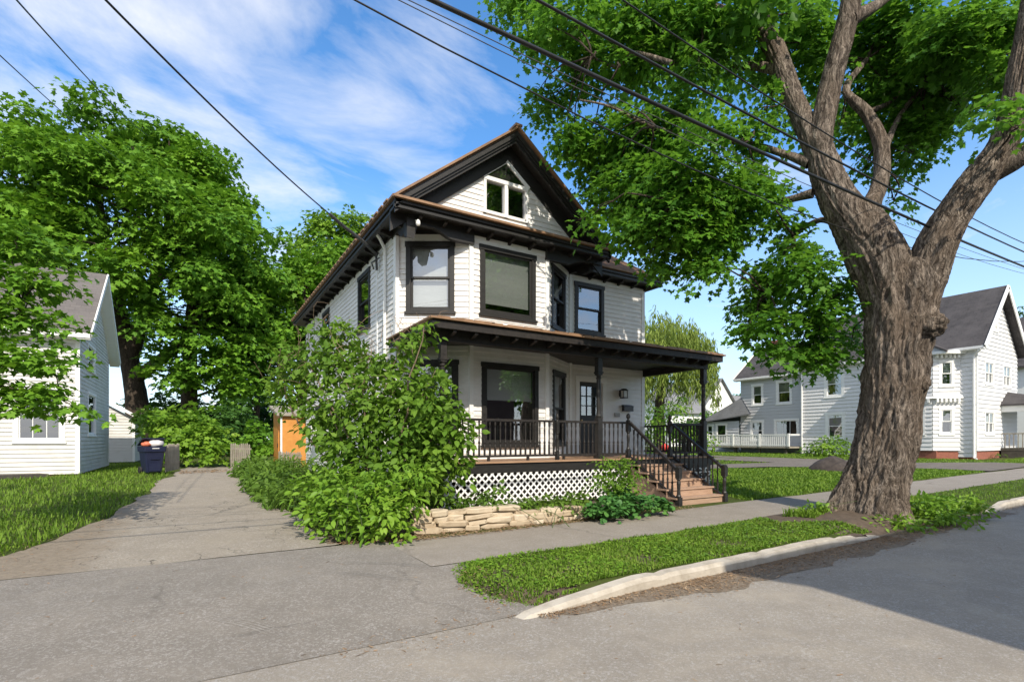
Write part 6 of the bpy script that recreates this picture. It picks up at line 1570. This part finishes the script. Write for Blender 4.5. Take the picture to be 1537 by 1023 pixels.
# the tree to its right and the one behind the house
cc = P(455, 500, 46); cl = dome(rg, (cc.x, cc.y, cc.z+0.8), 7.0, 6, 8.2, 60, 2.0, 0.6, -0.6, .35)
tree('maple_tree', 'mid green tree standing between the great maple and the black eaves', (cc.x, cc.y, 0.1), cl, 'leaf_far_maple', [[(cc.x, cc.y, 0), (cc.x, cc.y, 5), (cc.x+.5, cc.y, 10), (cc.x, cc.y, 15)]], [[.6, .5, .35, .15]], seed=6, per_m2=2.0, lpers=15, sr=0.95, ls=0.38, shape='maple')
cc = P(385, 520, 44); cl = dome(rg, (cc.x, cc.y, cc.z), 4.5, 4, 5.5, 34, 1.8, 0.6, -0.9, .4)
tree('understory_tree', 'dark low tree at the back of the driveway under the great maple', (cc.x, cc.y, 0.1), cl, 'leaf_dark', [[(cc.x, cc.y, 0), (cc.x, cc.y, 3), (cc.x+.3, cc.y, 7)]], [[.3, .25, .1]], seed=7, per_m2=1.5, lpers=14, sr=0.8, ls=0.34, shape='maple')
cc = P(505, 420, 60); cl = dome(rg, (cc.x, cc.y, cc.z), 5, 4, 8, 40, 2.0, 0.6, -0.6, .35)
tree('maple_tree', 'sunlit yellow green treetop showing just above the left eaves', (cc.x, cc.y, 0.1), cl, 'leaf_bright', [[(cc.x, cc.y, 0), (cc.x, cc.y, 8), (cc.x+.5, cc.y, 20)]], [[.5, .4, .15]], seed=8, per_m2=1.8, lpers=14, sr=1.0, ls=0.42, shape='maple')
# dark thicket closing the view under the trees
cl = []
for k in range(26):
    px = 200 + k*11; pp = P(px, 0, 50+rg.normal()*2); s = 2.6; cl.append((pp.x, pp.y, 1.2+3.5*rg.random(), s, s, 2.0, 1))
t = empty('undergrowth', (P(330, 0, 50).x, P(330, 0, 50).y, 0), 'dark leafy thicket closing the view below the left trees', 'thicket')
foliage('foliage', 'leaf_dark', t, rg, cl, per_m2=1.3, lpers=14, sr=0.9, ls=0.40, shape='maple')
# maple branch reaching in from the left edge
f9 = 8.2
cl = [(*P(a, b_, f), rx*f/FPX, rx*f/FPX, ry*f/FPX, d) for a, b_, rx, ry, f, d in ((20, 360, 55, 28, 8.4, .8), (70, 375, 45, 22, 8.6, .7), (15, 410, 50, 26, 8.2, .9), (70, 420, 45, 20, 8.3, .8), (20, 470, 50, 26, 8.2, .8), (75, 480, 45, 16, 8.2, .7), (25, 530, 55, 26, 8.0, .9), (75, 545, 42, 18, 8.0, .9), (20, 590, 50, 20, 8.0, .9), (75, 590, 42, 18, 8.0, .9), (115, 612, 30, 9, 8.0, .8), (100, 520, 22, 10, 8.2, .5), (-40, 450, 60, 80, 8.0, .8), (-40, 560, 60, 50, 8, .8), (45, 610, 40, 12, 8, .7), (-90, 350, 60, 60, 8.2, .8), (35, 340, 30, 14, 8.4, .7), (100, 400, 24, 8, 8.6, .5))]
tb = P(-420, 760, 7.8)
T_ = [[(tb.x, tb.y, 0), (tb.x, tb.y, 2), (tb.x-.2, tb.y, 5), (tb.x, tb.y, 8)], [(tb.x, tb.y, 2.6), P(-200, 470, 8), P(-60, 470, 8.1), P(30, 480, 8.2)], [(tb.x, tb.y, 2.2), P(-200, 580, 8), P(-40, 575, 8), P(90, 598, 8.0)]]
tree('maple_tree', 'maple whose leafy low branch reaches in at the left edge', (tb.x, tb.y, 0), cl, 'leaf_far_maple', T_, [[.4, .35, .25, .1], [.10, .06, .03, .012], [.10, .05, .025, .01]], seed=9, per_m2=36, lpers=11, sr=0.28, ls=0.12, shape='maple', droop=0.4, upness=1.5, flat=0.2, twr=0.012)
# willow right of the porch
cc = P(990, 560, 38); wl_ = []
t = empty('willow_tree', (cc.x, cc.y, 0.2), 'pale yellow green weeping willow behind the porch roof', 'tree')
m = MB(); add_vf(m, bark_tube([(cc.x, cc.y, 0), (cc.x, cc.y, 4), (cc.x+.4, cc.y, 7.5)], [.45, .35, .15], 16, .3, .05, 4, 3)); m.build('trunk', 'bark_dark', t, smooth=True)
Cs, Ds, Ns, Ss = [], [], [], []
for k in range(430):
    a = rg.random()*2*np.pi; r0 = 3.6*math.sqrt(rg.random()); top = np.array([cc.x+math.cos(a)*r0, cc.y+math.sin(a)*r0, 10.2 - 0.28*r0**1.5 + rg.normal()*0.5]); Ln = 1.5 + 3.5*rg.random()
    nl = int(Ln*13); tt = rg.random(nl)*Ln; pos = top + np.stack([math.cos(a)*0.28*np.sqrt(tt)+rg.normal(size=nl)*0.09, math.sin(a)*0.28*np.sqrt(tt)+rg.normal(size=nl)*0.09, -tt], 1)
    Cs.append(pos); Ds.append(np.stack([rg.normal(size=nl)*.35, rg.normal(size=nl)*.35, -np.ones(nl)], 1)); Ns.append(rg.normal(size=(nl, 3))); Ss.append(0.32+0.2*rg.random(nl))
Cs, Ds, Ns, Ss = [np.concatenate(x) for x in (Cs, Ds, Ns, Ss)]
me = leaf_mesh('crown', Cs, Ds, Ns, Ss*1.0, 'narrow', rg); link('crown', me, 'leaf_willow', t)
# distant trees on the right skyline
for k, (px, top, f, wpx, lm, lab) in enumerate(((1035, 560, 100, 40, 'leaf_dark', 'low dark treetops on the skyline behind the far houses'), (1098, 575, 100, 22, 'leaf_dark', 'dark tree beside the brick chimney on the skyline'), (1085, 605, 60, 26, 'leaf_far_maple', 'rounded green tree in front of the far houses'), (1540, 470, 95, 60, 'leaf_dark', 'tree beyond the corner house at the right edge'))):
    cc = P(px, (top+650)/2, f); hh = (655-top)/FPX*f/2; w_ = wpx/FPX*f
    cl = dome(rg, (cc.x, cc.y, cc.z), w_, w_, hh, 22, w_*0.38, 0.7, -0.8, .5)
    tree('distant_tree', lab, (cc.x, cc.y, 0.3), cl, lm, [[(cc.x, cc.y, 0), (cc.x, cc.y, cc.z)]], [[.3, .15]], seed=30+k, per_m2=0.9 if f > 70 else 1.4, lpers=12, sr=0.9, ls=0.5 if f > 70 else 0.36, shape='quad', limbs=False)

# ---- shrubs
def shrub(name, label, loc, clusters, lmat, stems=10, cat='shrub', seed=1, group=None, smat='twig', sr_=0.012, spread=0.25, **kw):
    t = empty(name, loc, label, cat, group); rg_ = np.random.default_rng(seed); m = MB()
    for k in range(stems):
        c = clusters[k % len(clusters)]; a = rg_.random()*6.28; r_ = spread*math.sqrt(rg_.random())
        p0_ = Vector((loc[0]+math.cos(a)*r_, loc[1]+math.sin(a)*r_, loc[2]-0.03)); twig(m, p0_, c[:3], sr_*1.3, sr_*0.4, 0.15, 7, 6)
    m.build('stem', smat, t, smooth=True); foliage('foliage', lmat, t, rg_, clusters, **kw); return t
def pc(lst): return [(*P(a, b_, f), rx*f/FPX, rx*f/FPX, ry*f/FPX, d) for a, b_, rx, ry, f, d in lst]
# the big leaning shrub before the porch's left end
big = pc([(640, 660, 55, 50, 9.3, 1), (670, 630, 36, 38, 9.2, 1), (640, 595, 50, 32, 9.4, 1), (600, 640, 60, 50, 9.5, 1), (605, 575, 45, 30, 9.8, .9), (560, 600, 60, 45, 9.9, 1), (550, 545, 46, 28, 10.3, .8), (500, 545, 44, 34, 10.5, .9), (520, 500, 36, 26, 10.8, .8), (480, 500, 30, 24, 11, .7), (450, 540, 46, 30, 10.8, .8), (425, 555, 36, 22, 10.9, .7), (440, 590, 36, 22, 10.6, .8), (500, 605, 50, 40, 10.3, 1), (480, 640, 40, 30, 10.2, 1), (540, 660, 55, 40, 9.7, 1), (590, 700, 60, 36, 9.3, 1), (640, 710, 46, 34, 9.1, 1), (690, 645, 24, 22, 9.1, .9), (655, 560, 30, 16, 9.5, .8), (620, 500, 26, 18, 9.9, .7), (600, 525, 40, 22, 10, .7), (675, 690, 30, 26, 9.1, .9), (530, 700, 50, 30, 9.6, 1), (635, 490, 16, 12, 9.6, .5)])
bl = P(575, 770, 9.6)
shr = shrub('viburnum_shrub', 'big leaning leafy shrub covering the left end of the porch', (bl.x, bl.y, g(bl.x, bl.y)), big, 'leaf_shrub', stems=26, seed=41, sr_=0.02, per_m2=40, lpers=9, sr=0.24, ls=0.145, shape='oval', droop=0.7, upness=0.7, flat=0.4)
m = MB()
for k in range(90):
    c = big[tr2.choice([5, 6, 7, 8, 9, 10, 11, 12, 20, 21])]; a = Vector(c[:3]) + Vector((tr2.gauss(0, .4)*c[3], tr2.gauss(0, .4)*c[4], tr2.gauss(0, .4)*c[5])); d = Vector((tr2.gauss(0, 1), tr2.gauss(0, 1), abs(tr2.gauss(0, 1)))).normalized()
    twig(m, a, a + d*tr2.uniform(.3, .75), 0.006, 0.002, 0.3, 5, 4)
tag(m.build('dead_twigs', 'dry_twig', shr, smooth=True), kind='stuff')
foliage('dry_leaves', 'leaf_dry', shr, np.random.default_rng(44), pc([(445, 520, 24, 16, 10.9, .5), (430, 545, 20, 14, 10.9, .4), (530, 515, 40, 20, 10.3, .4), (600, 540, 30, 20, 9.8, .3), (560, 570, 50, 25, 9.8, .25), (480, 500, 26, 20, 10.8, .4)]), per_m2=14, lpers=6, sr=0.25, ls=0.11, shape='narrow', flat=0.8)
# bright low shrub at the bed's corner
low = pc([(500, 725, 40, 28, 8.4, 1), (480, 770, 28, 30, 8.1, 1), (530, 760, 45, 36, 7.9, 1), (580, 765, 36, 36, 7.7, 1), (560, 725, 45, 26, 8.1, 1), (610, 745, 30, 26, 7.9, 1), (460, 725, 22, 18, 8.6, .8), (620, 710, 24, 16, 8.2, .8), (595, 795, 22, 12, 7.6, .8), (510, 795, 30, 12, 7.8, .8)])
bl = P(540, 805, 8.0)
shrub('garden_shrub', 'bright green low bush beside the stone wall and driveway', (bl.x, bl.y, g(bl.x, bl.y)), low, 'leaf_bright', stems=14, seed=42, smat='stem_green', per_m2=66, lpers=9, sr=0.2, ls=0.115, shape='oval', droop=0.6, upness=0.8, flat=0.4)
# broad leaved milkweed stalks at its edge
def stalks(name, label, spots, lmat, h0, h1, leaf, seed, cat='plant', shape='oval', pairs=7):
    r_ = np.random.default_rng(seed); c0 = spots[0]; t = empty(name, c0, label, cat); m = MB(); C_, D_, N_, S_ = [], [], [], []
    for (x, y, z) in spots:
        h = r_.uniform(h0, h1); lean = r_.normal(size=2)*0.12; top = Vector((x+lean[0]*h, y+lean[1]*h, z+h)); m.tube([(x, y, z-.02), (x+lean[0]*h*.4, y+lean[1]*h*.4, z+h*.5), top], [.008, .007, .004], 5)
        for k in range(pairs):
            u = (k+2)/(pairs+1.5); a0 = k*1.57+r_.random()*.4
            for q in (0, math.pi):
                a = a0+q; C_.append((x+lean[0]*h*u, y+lean[1]*h*u, z+h*u)); D_.append((math.cos(a), math.sin(a), 0.75*u-.1)); N_.append((-math.cos(a)*.5, -math.sin(a)*.5, 1)); S_.append(leaf*(1.15-0.55*u)*r_.uniform(.8, 1.2))
    m.build('stem', 'stem_green', t, smooth=True); me = leaf_mesh('leaves', np.array(C_, float), np.array(D_, float), np.array(N_, float), np.array(S_), shape, r_); link('leaves', me, lmat, t); return t
def gp(px, py, f): 
    v = P(px, py, f); return (v.x, v.y, g(v.x, v.y)+0.01)
stalks('milkweed', 'tall broad leaved stalks leaning over the driveway edge', [gp(445+k*7, 700, 8.9+0.25*(k % 3)) for k in range(7)], 'leaf_bright', 0.55, 0.95, 0.26, 51)
stalks('milkweed', 'broad leaved stalk in front of the bright low bush', [gp(520, 700, 7.55), gp(548, 700, 7.5), gp(500, 700, 7.75)], 'leaf_bright', 0.65, 0.85, 0.2, 52)
# ferns and lilies along the driveway
fl = ['arching fern clump nearest the garden shed fence', 'fern clump with upright fronds right of the driveway', 'pale green fern clump midway along the driveway', 'tall fern clump against the house wall', 'low lily clump on the asphalt edge', 'dense fern clump next to the leaning shrub']
def fern(i, px, f, w, h):
    x, y, z = gp(px, 700, f); t = empty('fern_clump', (x, y, z), fl[i], 'plant', 'ferns along the driveway'); r_ = np.random.default_rng(60+i)
    n = int(160*w); th = r_.random(n)*6.283; ra = w*np.sqrt(r_.random(n)); pts = np.stack([x+np.cos(th)*ra, y+np.sin(th)*ra*1.3, np.full(n, z)], 1)
    blades('fronds', 'leaf_fern', r_, pts, h*0.35, h, 0.05, 1.0, t)
    foliage('foliage', 'leaf_fern', t, r_, [(x, y, z+h*0.4, w*.9, w*1.2, h*0.36, 1)], per_m2=75, lpers=10, sr=0.25, ls=0.16, shape='narrow' if i % 2 else 'oval', flat=0.5)
for i, a in enumerate(((388, 19.5, 0.9, 0.95), (400, 16.5, 0.85, 0.9), (412, 14.2, 0.8, 0.85), (440, 15.0, 1.1, 1.3), (418, 12.6, 0.55, 0.7), (448, 11.4, 0.75, 0.85))): fern(i, *a)
# shrubs at the back of the driveway
sh = [('big bright shrub behind the blue bin and picket fence', [(270, 640, 40, 30, 27, 1), (310, 655, 36, 26, 26.5, 1), (240, 640, 34, 26, 28, 1), (300, 625, 30, 20, 28, 1), (225, 625, 20, 20, 30, .8), (320, 675, 24, 14, 26, .9), (270, 672, 34, 16, 26, .9)], 'leaf_bright'),
      ('bushy shrub behind the open picket gate', [(385, 650, 24, 20, 28, 1), (370, 665, 20, 14, 27, 1), (400, 670, 18, 14, 27, 1)], 'leaf_far_maple'),
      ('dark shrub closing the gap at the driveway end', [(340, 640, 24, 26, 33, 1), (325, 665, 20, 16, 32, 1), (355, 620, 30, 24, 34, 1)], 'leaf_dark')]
for k, (lab, l_, lm) in enumerate(sh):
    c = P(l_[0][0], 700, l_[0][4]); shrub('garden_shrub', lab, (c.x, c.y, g(c.x, c.y)), pc(l_), lm, stems=8, seed=70+k, per_m2=8, lpers=14, sr=0.45, ls=0.24, shape='maple', droop=.6)
# yard greenery right of the porch and beside the right house
sh = [('feathery green bushes behind the porch railing', [(985, 630, 34, 24, 24, 1), (1030, 645, 26, 18, 24, 1), (965, 655, 24, 16, 23, 1), (1060, 660, 18, 14, 25, .9), (1010, 610, 24, 16, 26, .9), (1045, 675, 24, 8, 23, .8)], 'leaf_bright', 0.16),
      ('rounded bush standing against the pale house wall', [(1243, 665, 26, 14, 33.0, 1), (1225, 672, 18, 12, 33, 1), (1262, 672, 16, 12, 33, 1)], 'leaf_bright', 0.18),
      ('small plant at the pale house bay foundation', [(1435, 688, 9, 4, 30.5, 1)], 'leaf_bright', 0.12),
      ('pale tuft beside the pale house porch step', [(1497, 682, 7, 6, 29.5, 1)], 'leaf_fern', 0.12),
      ('hedge behind the distant white houses', [(1075, 640, 40, 16, 48, 1), (1040, 645, 40, 16, 50, 1)], 'leaf_dark', 0.3)]
for k, (lab, l_, lm, ls_) in enumerate(sh):
    c = P(l_[0][0], 690, l_[0][4]); shrub('garden_shrub', lab, (c.x, c.y, g(c.x, c.y)), pc(l_), lm, stems=6, seed=80+k, per_m2=11, lpers=16, sr=0.4, ls=ls_, shape='oval', droop=.6)
# bed in front of the lattice
bed = pc([(730, 748, 26, 14, 9.3, .9), (690, 755, 24, 10, 9.2, .8), (790, 756, 34, 10, 9.6, .9), (840, 752, 34, 11, 9.9, .9), (750, 732, 10, 16, 9.2, .5), (660, 745, 20, 14, 9.1, .9), (870, 748, 20, 12, 10.1, .9)])
c = P(770, 765, 9.5); shrub('bed_plant', 'mixed green plants growing before the white lattice', (c.x, c.y, g(c.x, c.y)), bed, 'leaf_fern', stems=14, cat='plant', seed=91, smat='stem_green', sr_=0.006, spread=1.2, per_m2=140, lpers=9, sr=0.14, ls=0.085, shape='oval', flat=0.5)
rnd_ = pc([(910, 757, 30, 14, 9.6, 1), (950, 752, 32, 16, 9.9, 1), (985, 752, 20, 13, 10.2, 1), (890, 766, 14, 8, 9.5, 1), (930, 740, 24, 12, 10.2, 1), (1000, 757, 8, 6, 10.2, .8)])
c = P(945, 770, 9.9); shrub('ground_cover_plant', 'mound of round leaved ground cover beside the steps', (c.x, c.y, g(c.x, c.y)), rnd_, 'leaf_round', stems=10, cat='plant', seed=92, smat='stem_green', sr_=0.005, spread=0.7, per_m2=120, lpers=8, sr=0.13, ls=0.085, shape='round', upness=1.6, flat=0.25)
rose = pc([(905, 690, 20, 12, 10.3, .8), (928, 703, 26, 18, 10.2, 1.3), (950, 700, 16, 14, 10.2, 1.1), (902, 715, 18, 14, 10.2, 1.2), (920, 728, 30, 14, 10.1, 1.3), (945, 724, 20, 14, 10.1, 1.3)])
c = P(922, 750, 10.2); shrub('rose_bush', 'loose thin stemmed bush by the middle porch post', (c.x, c.y, g(c.x, c.y)), rose, 'leaf_shrub', stems=16, seed=93, sr_=0.007, per_m2=70, lpers=9, sr=0.16, ls=0.075, shape='oval', flat=0.6)
# weeds round the maple's foot
wd_ = pc([(1400, 757, 30, 16, 9.6, 1), (1450, 752, 26, 14, 10.0, 1), (1420, 772, 40, 10, 9.3, .9), (1370, 785, 40, 7, 9.0, .8), (1465, 765, 20, 10, 9.9, .8), (1330, 782, 28, 7, 9.0, .6), (1235, 760, 14, 8, 9.6, .7), (1215, 758, 12, 6, 9.8, .5)])
c = P(1420, 780, 9.5); shrub('weed_patch', 'lush weeds growing right of the old maple trunk', (c.x, c.y, base(c.x)), wd_, 'leaf_bright', stems=10, cat='plant', seed=94, smat='stem_green', sr_=0.005, spread=0.6, per_m2=90, lpers=9, sr=0.15, ls=0.09, shape='oval', flat=0.6)
pts = np.concatenate([scatter(rng, [(11.2, 4.15), (14.0, 4.15), (14.2, 5.2), (12.6, 5.6), (11.9, 4.9)], 7000, ez), scatter(rng, [(9.3, 5.0), (10.2, 5.2), (10.0, 5.6), (9.3, 5.6)], 700, ez)])
tag(blades('grass', 'grass_lawn', rng, pts, 0.06, 0.24, 0.018, 0.9), kind='stuff')
# toys and flowers behind the porch
for (px, py, f, r_, mt_, lab) in ((998, 671, 22, 0.16, 'flower_red', 'small red ball in the yard behind the porch rail'),):
    v = P(px, py, f); m = MB(); m.lathe((v.x, v.y, v.z-r_), [(r_*math.sin(math.pi*k/10)+0.001, r_-r_*math.cos(math.pi*k/10)) for k in range(11)], 16); tag(m.build('play_ball', mt_, None, (v.x, v.y, v.z), smooth=True), lab, 'ball')
# trees across the street, seen only in the window glass
for k, (x, y, h, w_) in enumerate(((-8, -20, 12, 5), (0, -24, 14, 5.5), (22, -18, 13, 5.5))):
    cl = dome(rg, (x, y, h*0.62), w_, w_, h*0.4, 40, 1.7, .65, -.7, .4)
    tree('street_tree', ('broad tree across the street, leftmost', 'tall tree across the street beside the shading house', 'broad tree across the street, rightmost')[k], (x, y, -.2), cl, 'leaf_far_maple', [[(x, y, -.2), (x, y, 4), (x+.3, y, 8)]], [[.4, .35, .15]], seed=100+k, per_m2=1.0, lpers=12, sr=0.9, ls=0.5, shape='quad', limbs=False)
